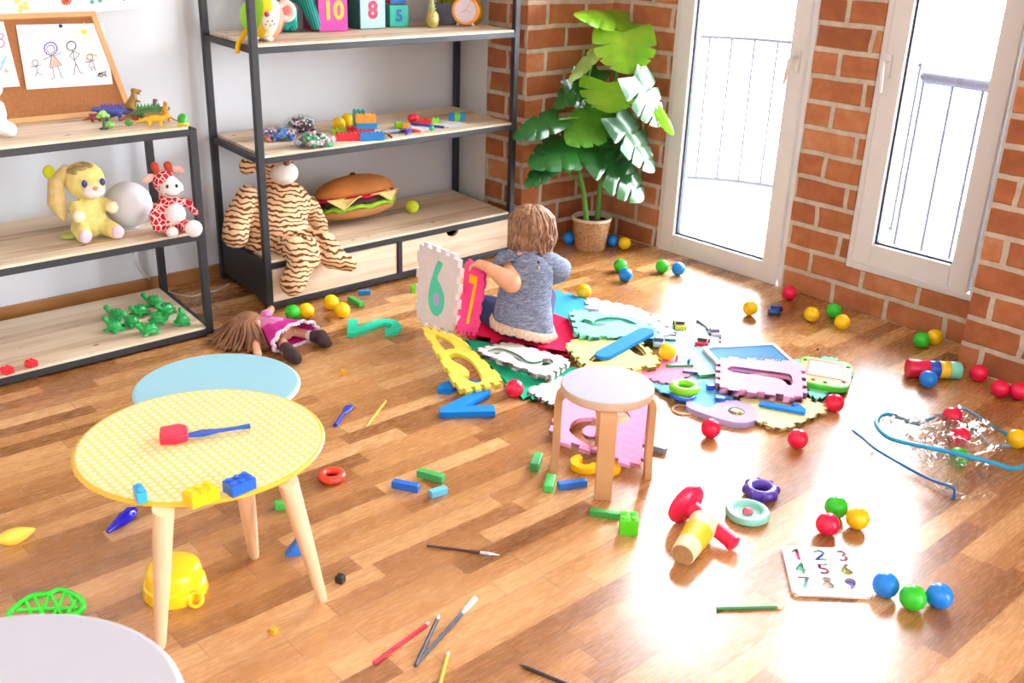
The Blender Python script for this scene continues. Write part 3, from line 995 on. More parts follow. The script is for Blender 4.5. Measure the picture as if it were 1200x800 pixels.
# ================================================================== BALLS
BR = .0335
BC = {'blue': '1186ee', 'yellow': 'fcd008', 'green': '32c92c', 'red': 'ea1247'}
ball_me = {}
def ball_mesh(c):
    if c not in ball_me:
        mb = MB(); mb.ball((0, 0, 0), BR, None, 40)
        me = mb.mesh('ball_'+c)
        me.materials.append(M(BC[c], rough=.25, var=.03, vs=30))
        ball_me[c] = me
    return ball_me[c]
BALLS = [
 (667, 279, 'blue', 0, 'blue ball tucked behind the plant pot on its wall side'),
 (718, 282, 'blue', 0, 'blue ball touching the plant pot on the door side'),
 (732, 285, 'yellow', 0, 'yellow ball beside the plant pot near the glass door'),
 (727, 311, 'green', 0, 'green ball just behind a blue one in front of the plant pot'),
 (733, 322, 'blue', 0, 'blue ball in front of a green one near the plant pot'),
 (776, 312, 'green', 0, 'green ball at the foot of the glass door'),
 (795, 315, 'blue', 0, 'blue ball at the foot of the glass door'),
 (684, 341, 'yellow', 0, 'yellow ball lying at the far edge of the blue cloud mat'),
 (879, 361, 'yellow', 0, 'yellow ball alone in the bright reflection near the blue toy car'),
 (925, 343, 'red', 0, 'red ball at the brick corner beside the door frame'),
 (951, 368, 'yellow', 0, 'yellow ball below the window, nearer the door of the two beside a green ball'),
 (977, 364, 'green', 0, 'green ball against the brick wall between two yellow balls'),
 (987, 377, 'yellow', 0, 'yellow ball in front of a green one below the window'),
 (1080, 398, 'green', 0, 'green ball in front of a yellow one by the brick jut'),
 (1095, 395, 'yellow', 0, 'yellow ball hidden behind a green one by the brick jut'),
 (1088, 444, 'blue', 0, 'blue ball in front of the striped stacking tube'),
 (1147, 437, 'red', 0, 'red ball nearest the striped tube along the brick jut'),
 (1172, 455, 'red', 0, 'middle red ball of the three along the brick jut'),
 (1194, 458, 'red', 0, 'red ball at the photo edge along the brick jut'),
 (978, 472, 'red', 0, 'red ball in front of the green drawing toy'),
 (833, 502, 'red', 0, 'red ball in front of the loose lavender foam number'),
 (935, 514, 'red', 0, 'red ball in front of the pale yellow mat corner'),
 (1116, 488, 'red', .02, 'red ball in the clear bag, farther of the two'),
 (1125, 512, 'red', .02, 'red ball in the clear bag, nearer of the two'),
 (1123, 536, 'green', .0, 'green ball seen through the film of the clear bag'),
 (1192, 514, 'yellow', 0, 'yellow ball behind the end of the clear bag'),
 (980, 594, 'green', 0, 'green ball behind the red one above the number board'),
 (970, 614, 'red', 0, 'red ball just above the white number board'),
 (1005, 607, 'yellow', 0, 'yellow ball right beside the red and green trio above the number board'),
 (1038, 685, 'blue', 0, 'blue ball against the corner of the number board'),
 (1070, 700, 'green', 0, 'green ball between two blue ones near the number board'),
 (1101, 698, 'blue', 0, 'blue ball farthest from the number board in its trio'),
 (603, 455, 'red', 0, 'red ball beside the corner of the yellow cut-out mat'),
 (782, 412, 'yellow', .025, 'yellow ball resting on the mats beside the toy cars'),
 (343, 366, 'green', 0, 'green ball in front of the drawers next to the doll'),
 (359, 364, 'yellow', 0, 'yellow ball beside a green one in front of the drawers'),
 (388, 354, 'yellow', 0, 'yellow ball nearer the drawers of the touching pair'),
 (401, 363, 'yellow', 0, 'yellow ball farther from the drawers of the touching pair'),
 (397, 145, 'yellow', -1, 'yellow ball behind the red bricks on the middle shelf'),
 (407, 143, 'yellow', -2, 'yellow ball nearer the wall of the pair on the middle shelf'),
]
for x, y, c, z, lab in BALLS:
    if z == -1:
        P = at(x, y, zs(1)+.031)
    elif z == -2:
        P = atY(x, y, at(397, 145, zs(1)+.031).y+.06); P.z = zs(1)+.031
    else:
        P = at(x, y, z+BR)
    o = bpy.data.objects.new('ball', ball_mesh(c)); COL.objects.link(o)
    o.location = P
    if z < 0:
        o.scale = (.9, .9, .9)
    o.rotation_euler = (random.uniform(0, 3), random.uniform(0, 3), 0)
    tag(o, lab, 'ball', 'plastic play balls')
P = at(483, 242, zs(0)+.033)
tag(MB().ball((0, 0, 0), .033, None, 28).build('tennis_ball', M('d2dd3c', rough=.95, var=.1, vs=60, bump=.6, bs=300), None, loc=P), 'yellow green tennis ball beside the burger cushion', 'ball')
# ================================================================== FOAM MATS
Z = 0.007
tile('blue foam mat under the lavender one beyond the child', '3f9fe6', [(630, 335, Z), (694, 352, Z), (676, 394, Z), (606, 372, Z)])
tile('flat lavender foam mat beyond the mint one', 'c7c6ec', [(684, 348, .013), (752, 362, .013), (800, 396, .013), (694, 386, .013)])
tile('flat pale mint foam mat under the toy cars', 'c3ece6', [(752, 366, Z), (832, 384, Z), (862, 424, Z), (770, 408, Z)])
tile('flat pale blue foam mat under the small wooden sticks', 'a9dcf2', [(778, 405, .012), (848, 408, .012), (862, 456, .012), (790, 446, .012)])
tile('crimson foam mat the child sits on', 'f0174a', [(546, 393, .028), (602, 352, .028), (692, 386, .028), (672, 416, .028)], th=.02, teeth=False)
tile('teal green foam mat mostly hidden under the white cut-out mat', '27b48a', [(538, 396, Z), (622, 396, Z), (694, 444, Z), (612, 474, Z)])
tile('white foam mat peeping out behind the stool', 'f0e9e6', [(614, 458, .016), (664, 440, .016), (708, 455, .016), (652, 479, .016)])
tile('white foam mat with a number two cut out', 'f4efee', [(596, 402, .032), (672, 424, .032), (643, 446, .042), (552, 412, .045)], th=.02, waves=[([(576, 416), (588, 412.5), (602, 418), (614, 426), (630, 429), (642, 426), (638, 422)], .024)])
tile('mint foam mat with a number two cut out', '86e8cc', [(665, 363, .062), (756, 377, .03), (782, 400, .03), (674, 397, .058)], th=.024, waves=[([(680, 377.5), (689, 380.5), (699, 383), (706, 379), (718, 376.5), (731, 378), (741, 383)], .025)])
tile('yellow foam mat under the loose blue bar', 'fff08a', [(657, 404, .036), (735, 386, .036), (781, 430, .036), (694, 442, .036)], th=.02, cuts=[[(735, 408), (744, 403), (757, 416), (753, 420), (744, 417)], [(690, 424), (710, 409), (718, 412), (704, 426)]])
tile('yellow foam mat with a number five cut out, propped against the white mat', 'fbe760', [(491, 381, .12), (537, 393, .135), (594, 450, .03), (539, 464, .022)], th=.024, cuts=[[(511, 395.5), (519, 396.5), (529, 402), (534, 410), (527, 411), (521, 411.5)], [(526, 419), (536, 416), (550, 422), (560, 434), (565, 447), (560, 451), (550, 449), (540, 442), (545, 443), (550, 441), (548, 436), (540, 430), (532, 426)]])
tile('standing white foam mat filled with a mint number six', 'fbf4f6', [(492, 280, .34), (543, 301, .37), (535, 393, .05), (488, 377, .015)], '6', 4, .68, th=.02, plug=('62e0bd', 'c5b8ea', 'mint foam six'))
tile('standing pink foam mat with a yellow number held by the child', 'f24a88', [(547, 301, .345), (571, 318, .315), (560, 393, .04), (532, 391, .06)], '7', 4, .68, th=.016, plug=('fdc41e', None, 'yellow foam seven'))
tile('pink foam mat with a number one cut out beside the slate', 'f5aedb', [(839, 420, .04), (943, 427, .04), (946, 471, .04), (838, 458, .04)], th=.024, cuts=[[(852, 436), (855, 433.2), (862, 432.6), (890, 436.5), (920, 440.5), (927, 444), (928, 453), (923, 454.5), (914, 447.5), (886, 443), (860, 439.3)]])
tile('pink foam mat with a number cut out under the stool', 'f4a9d6', [(658, 462, .03), (766, 474, .09), (755, 553, .035), (641, 514, .02)], '8', -25, .80, th=.014)
tile('pale yellow toothed foam mat under the pink number one mat', 'fff0b4', [(846, 478, .012), (905, 452, .012), (977, 480, .012), (916, 507, .012)])
tile('mint foam mat under the green drawing toy', '8fe6d0', [(922, 424, .01), (976, 418, .01), (1004, 440, .01), (955, 474, .01)])
tile('light blue foam mat under the lime ring', '7cc8f4', [(742, 447, .01), (800, 432, .01), (872, 458, .01), (836, 486, .01)], th=.016)
tile('small pink foam mat glimpsed between the stool and the wooden sticks', 'f58fae', [(738, 440, .02), (784, 418, .02), (822, 436, .02), (784, 452, .02)], th=.012)
# loose numerals
numeral('loose teal foam number two lying alone on the floor by the drawers', '35d3ac', '2', (406, 387), (470, 386), .001, .02, mirror=-1, wide=1.15)
numeral('loose blue foam number two by the corner of the yellow cut-out mat', '1b7fe0', '2', (548, 490), (542, 450), .001, .022, wide=1.15)
numeral('loose blue foam bar lying across the yellow mat', '2a7fd4', 'bar', (702, 421), (761, 389), .048, .016, wide=1.0)
numeral('loose lavender foam number six beside a red ball', 'b9aee6', '6', (887, 490), (804, 484), .001, .022, wide=1.25)
numeral('loose yellow foam number lying under the stool', 'fbc61d', '3', (668, 545), (728, 552), .001, .022)
numeral('loose blue foam number under the pink number one mat', '2a86e6', '1', (890, 474), (944, 484), .02, .012)
numeral('white foam six piece on the lavender mat', 'f1edf4', 'bar', (686, 362), (704, 364), .022, .012, wide=2.6)

# ================================================================== SMALL FLOOR TOYS
def block(name, label, col, p1, p2, w, h, z=0, cat='toy block', mat=None):
    a, b = at(p1[0], p1[1], z+h/2), at(p2[0], p2[1], z+h/2)
    L = (b-a).length; d = b-a
    g = MB().box((-L/2, -w/2, 0), (L/2, w/2, h))
    c = (a+b)/2
    o = g.build(name, mat or M(col, rough=.45, var=.04), None, smooth=False, bevel=.0025, loc=V((c.x, c.y, z)))
    o.rotation_euler.z = math.atan2(d.y, d.x)
    return tag(o, label, cat)
block('wooden_block', 'green wooden block beside a blue one in the middle of the floor', '3fa653', (490, 553), (520, 561), .024, .024)
block('wooden_block', 'blue wooden block lying on bare floor left of the green one', '1c63c4', (460, 566), (491, 572), .024, .024)
block('wooden_block', 'small light blue wooden block in the middle of the floor', '62b9dd', (504, 579), (523, 573), .022, .022)
block('wooden_block', 'green wooden block behind the leg of the yellow table', '42b64a', (322, 592), (356, 589), .024, .022)
block('wooden_block', 'upright green wooden block left of the stool legs', '3a9f50', (626, 548), (631, 534), .03, .03)
block('wooden_block', 'green wooden block touching the blue one at the stool leg', '49bb59', (642, 573), (646, 558), .03, .022)
block('wooden_block', 'blue wooden block lying beside the stool leg', '1d6ed0', (654, 569), (687, 565), .024, .022)
block('wooden_block', 'long green wooden block in front of the stool', '3aa94e', (691, 599), (726, 604), .02, .02)
block('wooden_block', 'grey blue wooden block behind the stool leg', '7f93ad', (766, 524), (781, 528), .024, .022)
block('wooden_block', 'green wooden block under the edge of the drawers', '37a94a', (410, 349), (424, 357), .026, .022)
block('wooden_block', 'blue wooden block under the edge of the drawers', '1f7fc0', (420, 343), (434, 342), .026, .022)
block('wooden_block', 'green stick block on the mats left of the pink number one mat', '2f9d62', (781, 429), (812, 428), .02, .014, .02)
block('wooden_block', 'dark blue stick block on the mats left of the pink number one mat', '23579e', (800, 435), (836, 438), .024, .014, .02)
block('wooden_block', 'small green stick block touching the pink number one mat', '35a15a', (818, 440), (838, 438), .022, .014, .02)
block('wooden_block', 'teal block on the mint mat behind the blue toy car', '1e7f82', (776, 397), (792, 398), .022, .014, .02)
block('wooden_block', 'small blue block against the pink number one mat', '1f58c8', (828, 453), (837, 453), .024, .018, .02)
block('wooden_block', 'small dark blue block under the front of the pink number one mat', '1c63d0', (838, 466), (850, 467), .03, .014, .02)
block('wooden_block', 'thin red stick standing among the mats', 'd4372f', (792, 421), (794, 419), .007, .03, .02)
block('wooden_block', 'thin blue wedge standing among the mats', '2464cc', (806, 426), (808, 424), .008, .034, .02)
block('wooden_block', 'grey folded strip on the bright floor by the toy cars', '67728f', (817, 376), (830, 386), .012, .022)
# prism block and beads
P = at(344, 648)
g = MB().prism([(-.022, 0), (.022, 0), (.016, .05)], -.016, .016, Euler((PI/2, 0, 0)).to_matrix().to_4x4())
o = g.build('wooden_block', M('2372cf', rough=.45), None, smooth=False, bevel=.002, loc=P, rotz=face(P)); tag(o, 'blue triangular block behind the leg of the yellow table', 'toy block')
for (x, y, col, r_, lab) in ((399, 682, '23201f', .011, 'small black cube bead beside the leg of the yellow table'), (402, 438, 'f0b02c', .008, 'tiny orange bead alone on the floor below the teal number'), (321, 742, 'e0a527', .008, 'tiny orange bead on the floor in front of the yellow table'), (958, 365+45, '3a3a4a', .004, 'tiny dark bead near the slate')):
    P = at(x, y)
    o = MB().box((-r_, -r_, 0), (r_, r_, 2*r_)).build('bead', M(col, rough=.4), None, smooth=False, bevel=r_*.3, loc=P, rotz=.4); tag(o, lab, 'bead')
# studded bricks
def studs(name, label, col, P, rot, nx, ny, u=.016, h=.019, group=None, tilt=None, z=None, cat='building brick', hollow=False):
    g = MB(); sx, sy = nx*u/2, ny*u/2
    g.box((-sx+.0004, -sy+.0004, 0), (sx-.0004, sy-.0004, h))
    for i in range(nx):
        for j in range(ny):
            g.lathe([(.30*u, h-.001), (.30*u, h+.0042), (.26*u, h+.0048), (0, h+.0048)], 16, Matrix.Translation((-sx+(i+.5)*u, -sy+(j+.5)*u, 0)))
    o = g.build(name, PLASTIC(col), None, smooth=True, bevel=.0012, loc=P, sharp=30)
    o.rotation_euler = tilt if tilt else (0, 0, rot)
    return tag(o, label, cat, group)
P = at(736, 622); studs('building_brick', 'lime studded brick at the end of a green block before the stool', '58d820', P, face(P)+.1, 2, 2, .026, .05, tilt=(0, 0, face(P)+.1))
P = at(485, 342); studs('building_brick', 'lime studded brick in front of the drawers beside the standing mats', '7bd32d', P, face(P)+.3, 2, 2, .017, .03)
P = at(165, 585, ZY); studs('building_brick', 'small light blue brick at the edge of the yellow table', '2a9fd4', P, face(P)+.2, 1, 2, .02, .026)
P = at(236, 586, ZY); studs('building_brick', 'yellow brick on the yellow table between two blue ones', 'fbcb12', P, face(P)+.5, 3, 2, .021, .026)
P = at(281, 574, ZY); studs('building_brick', 'royal blue brick on the yellow table', '1a5fc8', P, face(P)+.55, 3, 2, .0195, .026)
P = at(9, 437, ZA); studs('building_brick', 'red brick at the photo edge on the lowest shelf', 'ea2a3a', P, .3, 2, 2, .017, .022)
P = at(37, 429, ZA); studs('building_brick', 'red brick alone on the lowest shelf', 'ea2a3a', P, .3, 2, 2, .017, .022)

# sticks: pencils and brushes
def stick(name, label, p1, p2, r, parts, cat, z=0):
    a, b = at(p1[0], p1[1], z+r), at(p2[0], p2[1], z+r)
    t = thing(name, label, cat, V((a.x, a.y, z)))
    d = b-a; base = V((0, 0, r))
    for nm, f0, f1, k0, k1, col in parts:
        o = MB().tube([base+d*f0, base+d*f1], [r*k0, r*k1], 10, caps=True).build(nm, M(col, rough=.4), t)
    return t
BRUSH = lambda c, w='f4f4f0': [('handle', 0, .74, .7, 1, c), ('ferrule', .74, .86, 1, 1.05, 'c9ccd4'), ('bristles', .86, 1, 1.05, .35, w)]
PENC = lambda c, tip='e8c9a0': [('shaft', 0, .88, 1, 1, c), ('wood_tip', .88, .97, 1, .4, tip), ('lead', .97, 1, .4, .15, c)]
stick('paint_brush', 'dark brown paint brush with white tip in the middle of the floor', (500, 639), (585, 650), .0042, BRUSH('3b2826'), 'paint brush')
stick('paint_brush', 'long grey paint brush with broad white tip in the front trio', (491, 774), (557, 701), .005, [('handle', 0, .74, .7, 1, '4d5a72'), ('ferrule', .74, .8, 1, 1.3, 'c9ccd4'), ('bristles', .8, 1, 1.4, 1.5, 'f2f2f2')], 'paint brush')
stick('pencil', 'red colouring pencil in the front trio', (438, 777), (502, 730), .0048, [('shaft', 0, .95, 1, 1, 'd42a48'), ('eraser', .95, 1, 1.1, 1.1, 'f0d9dc')], 'pencil')
stick('pencil', 'dark grey pencil crossing the long brush', (487, 780), (514, 722), .0046, [('shaft', 0, .93, 1, 1, '3c4456'), ('eraser', .93, 1, 1.1, 1.1, 'e9dfe4')], 'pencil', .002)
stick('pencil', 'yellow pencil cut off by the bottom edge of the photo', (512, 815), (525, 765), .0046, [('shaft', 0, .93, 1, 1, 'e8b23c'), ('eraser', .93, 1, 1.1, 1.1, 'f0dfc8')], 'pencil')
stick('pencil', 'dark brown pencil cut off by the bottom edge of the photo', (690, 812), (608, 778), .0046, PENC('33262a', '33262a'), 'pencil')
stick('pencil', 'green pencil in front of the number board', (840, 713), (920, 711), .0046, PENC('2f7d47'), 'pencil')
stick('pencil', 'thin yellow pencil beside the blue peg on the floor', (452, 470), (429, 500), .0044, PENC('f0c548', 'd9b27c'), 'pencil')
# blue peg, spatula, hammer-like pieces
t = thing('toy_spoon', 'small blue plastic spoon on the floor beside the thin pencil', 'toy spoon', at(402, 487))
o0 = at(402, 487)
MB().tube([at(393, 498, .006)-o0, at(403, 484, .006)-o0], [.007, .006], 10).build('handle', PLASTIC('1b3fc4'), t)
MB().tube([at(403, 485, .006)-o0, at(408, 478, .006)-o0, at(411, 475, .006)-o0], [(.005, .006), (.006, .016), (.004, .014)], 12).build('scoop', PLASTIC('1b3fc4'), t)
o0 = at(220, 508, ZY)
t = thing('toy_spatula', 'red spatula with blue handle lying on the yellow table', 'toy spatula', o0)
z0 = ZY+.011
a = at(219, 510, z0)-o0; b = at(293, 499, z0)-o0
d = (b-a).normalized()
MB().tube([a+(b-a)*f for f in (0, .12, .25, .5, .8, 1)], [.006, .0085, .0105, .006, .0055, .008], 12, .8).build('handle', PLASTIC('2b4fa8'), t)
h0 = at(203, 509, z0)-o0
mt = frame3(h0, d, V((-d.y, d.x, 0)))
MB().prism([(-.032, -.024), (-.026, .030), (.018, .034), (.034, .018), (.030, -.026), (0, -.034)], -.011, .011, mt).build('blade', PLASTIC('e21c42'), t, bevel=.004, sharp=30)
# rings
def tube_ring(name, label, x, y, Rr, r, col, z=0, flat=1.0, mat=None):
    P = at(x, y, z+r)
    o = MB().torus(Rr, r, None, 40, 16, flat).build(name, mat or PLASTIC(col), None, loc=V((P.x, P.y, z+r*flat)))
    return tag(o, label, 'toy ring')
tube_ring('toy_ring', 'red plastic ring alone on the floor right of the yellow table', 389, 557, .030, .0125, 'f2452f')
tube_ring('toy_ring', 'lime plastic ring on the light blue mat', 802, 454, .040, .0165, '86e01e', .022, .95)
tube_ring('toy_ring', 'thin tan wooden ring on the floor behind the loose lavender number', 800, 480, .036, .004, 'd9b98e', 0)
tube_ring('toy_ring', 'blue plastic ring under the lime one', 800, 463, .038, .007, '1b62d8', .018)
P = at(892, 573, .02)
t = thing('gear_ring', 'purple toothed plastic ring behind the teal wheel', 'toy ring', (P.x, P.y, 0))
g = MB().torus(.037, .015, Matrix.Translation((0, 0, .0165)), 40, 14, 1.1); g.build('ring', PLASTIC('5b3fae'), t)
g = MB()
for i in range(8):
    a = 2*PI*i/8
    g.ball((.049*math.cos(a), .049*math.sin(a), .018), (.009, .009, .015), None, 12)
g.build('teeth', PLASTIC('4e349c'), t)
P = at(876, 601, .014)
t = thing('wheel_toy', 'teal toy wheel with pink hub beside the red stacking toy', 'toy wheel', (P.x, P.y, 0))
MB().lathe([(0, .004), (.055, .002), (.064, .010), (.065, .018), (.060, .027), (.050, .029), (.043, .026), (.038, .017), (.030, .014), (.014, .015), (0, .015)], 48).build('tyre', M('8adac8', rough=.45), t)
MB().ball((0, 0, .019), (.0155, .0155, .012), None, 18).build('hub', PLASTIC('e8637c'), t)
# red stacking base and banded barrel
cP, eP = at(804, 590, .064), at(861, 638, .024)
t = thing('stacking_toy', 'red stacking toy base with a post, tipped on its side', 'stacking toy', (cP.x, cP.y, 0))
o0 = V((cP.x, cP.y, 0)); ax = (eP-cP).normalized()
mt = frame3(cP-o0, ax.orthogonal(), ax.cross(ax.orthogonal())); 
mt = Matrix.Translation(cP-o0) @ V((0, 0, 1)).rotation_difference(ax).to_matrix().to_4x4()
MB().lathe([(0, -.012), (.05, -.014), (.062, -.010), (.065, 0), (.060, .012), (.045, .020), (.022, .026), (0, .026)], 40, mt).build('disc', PLASTIC('ea1a4e'), t)
L = (eP-cP).length
MB().lathe([(0, .01), (.026, .012), (.0235, L*.4), (.021, L*.9), (.0235, L*.94), (.0235, L*.985), (.019, L), (0, L)], 28, mt).build('post', PLASTIC('ea1a4e'), t)
a, b = at(826, 612, .046), at(800, 650, .036)
t = thing('wooden_barrel', 'cream wooden barrel with a yellow band lying against the red stacking toy', 'wooden toy', (a.x, a.y, 0))
o0 = V((a.x, a.y, 0)); ax = (b-a); L = ax.length; ax.normalize()
mt = Matrix.Translation(a-o0) @ V((0, 0, 1)).rotation_difference(ax).to_matrix().to_4x4()
ra = lambda f: .043 - .010*f
MB().lathe([(0, 0), (ra(0)-.004, 0), (ra(0), .006), (ra(.3), L*.3)], 36, mt).build('barrel_top', M('ecdcae', rough=.5, var=.06), t)
MB().lathe([(ra(.3)+.0006, L*.3), (ra(.45)+.0006, L*.45), (ra(.7)+.0006, L*.7)], 36, mt).build('yellow_band', M('fbc52e', rough=.4), t)
MB().lathe([(ra(.7), L*.7), (ra(1), L-.003), (ra(1)-.003, L)], 36, mt).build('barrel_end', M('ecdcae', rough=.5, var=.06), t)
MB().lathe([(ra(1)-.003, L), (0, L+.0005)], 36, mt).build('end_grain', M('b08a5c', rough=.7, var=.2, vs=50), t)
# number board
q = [at(917, 640, .012), at(1003, 641, .012), at(1026, 700, .012), at(928, 694, .012)]
ctr = sum(q, V())/4
t = thing('number_board', 'white wooden board with nine coloured number cut-outs beside the blue ball', 'puzzle board', V((ctr.x, ctr.y, 0)))
ux = ((q[1]-q[0])+(q[2]-q[3])).normalized(); uy = ((q[0]-q[3])+(q[1]-q[2])).normalized()
Wd, Hd = .215, .215
Sx, Sy = ((q[1]-q[0]).length+(q[2]-q[3]).length)/2, ((q[0]-q[3]).length+(q[1]-q[2]).length)/2
def rounded(w_, h_, r_):
    return arc(w_/2-r_, h_/2-r_, r_, 0, 90, 6)+arc(-w_/2+r_, h_/2-r_, r_, 90, 180, 6)+arc(-w_/2+r_, -h_/2+r_, r_, 180, 270, 6)+arc(w_/2-r_, -h_/2+r_, r_, 270, 360, 6)
cols = ['f03e93', '1b8fe0', 'd63a73', '1cb58a', 'd32a86', 'a3ab2b', '5fb8c9', 'b9a79a', '5b52b8']
loops = [rounded(Sx, Sy, .018)]
cells = []
for i in range(9):
    cx_, cy_ = (i % 3-1)*Sx*.29-.006, (1-i//3)*Sy*.29+.006
    cells.append((cx_, cy_))
    loops.append(ring_round(DIG(str(i+1) if i+1 not in (4, 6, 8, 9) else {4: '4', 6: '6', 8: '8', 9: '9'}[i+1])[:1], .052, 1, 0, (cx_, cy_))[0])
me = flat_mesh(loops, .010)
mtb = Matrix((ux, uy, V((0, 0, 1)))).transposed().to_4x4(); mtb.translation = V((0, 0, .0065))
me.transform(mtb)
link('board', me, M('f6f1f2', rough=.4, var=.01), t, .001)
me = flat_mesh([rounded(Sx-.004, Sy-.004, .017)], .002); mt2 = mtb.copy(); mt2.translation = V((0, 0, .001)); me.transform(mt2)
link('backing', me, M('c9946f', rough=.6), t)
for i in range(9):
    me = flat_mesh([ring_round(DIG(str(i+1))[:1], .053, 1, 0, cells[i])[0]], .001); mt2 = mtb.copy(); mt2.translation = V((0, 0, .0035)); me.transform(mt2)
    link('cut_out', me, M(cols[i], rough=.5), t)
# slate and drawing toy
q = [at(826, 409, .03), at(907, 402, .03), at(946, 440, .03), at(852, 442, .03)]
def slab(name, label, q, th, cat, parts):
    c = sum(q, V())/4
    t = thing(name, label, cat, c)
    u = ((q[1]-q[0])+(q[2]-q[3]))/2; w_ = ((q[0]-q[3])+(q[1]-q[2]))/2
    n = u.cross(w_).normalized()
    mm = frame3(V((0, 0, 0)), u, w_)
    return t, u.length, w_.length, mm
t, sw, sh, mm = slab('slate_board', 'blue drawing slate in a white frame half covered by the pink number one mat', q, .012, 'slate', None)
me = flat_mesh([rounded(sw, sh, .01), rounded(sw-.03, sh-.03, .004)], .014); me.transform(mm); link('frame', me, M('e6dfe2', rough=.45), t, .0015)
me = flat_mesh([rounded(sw-.028, sh-.028, .004)], .006); me.transform(mm); link('slate', me, M('3f7fb4', rough=.7, var=.05, spec=.15), t)
g = MB()
for s_ in range(3):
    g.tube([mm @ V((.06+(.05-.012*s_)*math.cos(a*.35), .0+(.036-.009*s_)*math.sin(a*.35), .0035)) for a in range(0, 19)], .0012, 6)
g.build('chalk_swirl', M('b9d8ee', rough=.9), t)
q = [at(942, 421, .03), at(998, 429, .03), at(990, 456, .026), at(934, 446, .026)]
t, sw, sh, mm = slab('drawing_toy', 'green toy drawing screen with orange rimmed pale display on the mint mat', q, .02, 'drawing toy', None)
out = [(p.x, p.y) for p in catmull([(-sw*.5, sh*.5), (0, sh*.53), (sw*.5, sh*.5), (sw*.56, 0), (sw*.5, -sh*.5), (sw*.2, -sh*.62), (-sw*.2, -sh*.62), (-sw*.5, -sh*.5), (-sw*.56, 0)], 5)]
me = flat_mesh([out], .022); me.transform(mm); link('body', me, PLASTIC('49c83a'), t, .004)
hh = Matrix.Translation((0, 0, .0115))
me = flat_mesh([[(x*.93, y*.93) for x, y in out]], .002); me.transform(mm @ hh); link('bezel', me, M('c9ee98', rough=.4), t)
def shift(me, x, y, z):
    me.transform(mm @ Matrix.Translation((x, y, z))); return me
link('display_rim', shift(flat_mesh([rounded(sw*.78, sh*.72, .008), rounded(sw*.66, sh*.58, .004)], .003), 0, sh*.06, .0135), M('f39a86', rough=.4), t)
link('display', shift(flat_mesh([rounded(sw*.67, sh*.59, .004)], .002), 0, sh*.06, .0128), M('d6e6ee', rough=.25), t)
for x, y, col in ((-.2, -.46, 'e8443c'), (.05, -.5, '23a023'), (.42, -.36, 'd03a50'), (-.44, .34, '2aa84a'), (.47, .3, '2fa848')):
    MB().lathe([(.008, .012), (.008, .017), (.006, .0185), (0, .0185)], 16, mm @ Matrix.Translation((x*sw, y*sh, 0))).build('button', PLASTIC(col), t)
# toy cars
def car(label, x, y, col, rot, z, roof, k=1.0):
    P = at(x, y, z)
    t = thing('toy_car', label, 'toy car', P, rot)
    L, W_ = .062*k, .030*k
    prof = [(-L/2, .006*k), (L/2, .006*k), (L/2, .014*k), (L*.3, .017*k), (-L*.45, .018*k), (-L/2, .015*k)]
    rx = Euler((PI/2, 0, 0)).to_matrix().to_4x4()
    MB().prism(prof, -W_/2, W_/2, rx).build('car_body', PLASTIC(col), t, smooth=False, bevel=.002)
    cab = [(-L*.36, .017*k), (L*.2, .0165*k), (L*.06, .026*k), (-L*.28, .026*k)]
    MB().prism(cab, -W_*.42, W_*.42, rx).build('cabin', M(roof, rough=.15), t, smooth=False, bevel=.002)
    MB().prism([(-L*.26, .0258*k), (L*.05, .0258*k), (L*.04, .0275*k), (-L*.25, .0275*k)], -W_*.4, W_*.4, rx).build('roof', PLASTIC(col), t, smooth=False)
    for sx in (-.3, .3):
        for sy in (-1, 1):
            MB().lathe([(0, -.004), (.0075*k, -.004), (.0075*k, .004), (0, .004)], 16, Matrix.Translation((sx*L, sy*W_*.5, .0075*k)) @ rx).build('wheel', M('1c1c20', rough=.6), t)
    return t
car('tiny yellow toy car on the bright floor behind the others', 796, 384, 'e6dc3a', .75, .008, '26324a', 1.45)
car('tiny red toy car behind the slate corner', 823, 404, 'd8283c', .5, .008, '2a2f44', 1.45)
car('tiny white toy car between the red one and the window light', 836, 393, 'dcd8f0', .9, .0, '6a5f8c', 1.45)
car('tiny light blue toy car beside the yellow ball on the mats', 771, 404, 'a8cdea', .75, .022, '33506e', 1.5)
car('blue toy car on the floor in front of the door frame', 908, 366, '2a57b8', .4, 0, '18264a', 1.4)
# striped stacking tube
a, b = at(1063, 431, .036), at(1125, 434, .036)
t = thing('stacking_tube', 'tube of red, blue, yellow and mint stacked cups lying by the wall', 'stacking toy', V((a.x, a.y, 0)))
o0 = V((a.x, a.y, 0)); ax = b-a; L = ax.length; ax.normalize()
mt = Matrix.Translation(a-o0) @ V((0, 0, 1)).rotation_difference(ax).to_matrix().to_4x4()
f0 = 0
for f1, col, rr in ((.40, 'e21f4a', .036), (.60, '1f55c8', .0335), (.79, 'f9d23a', .034), (1, '7fd9c2', .034)):
    MB().lathe([(0, L*f0+.001), (rr-.002, L*f0+.0005), (rr, L*f0+.003), (rr, L*f1-.003), (rr-.002, L*f1-.0005), (0, L*f1-.001)], 32, mt).build('cup', PLASTIC(col), t)
    f0 = f1

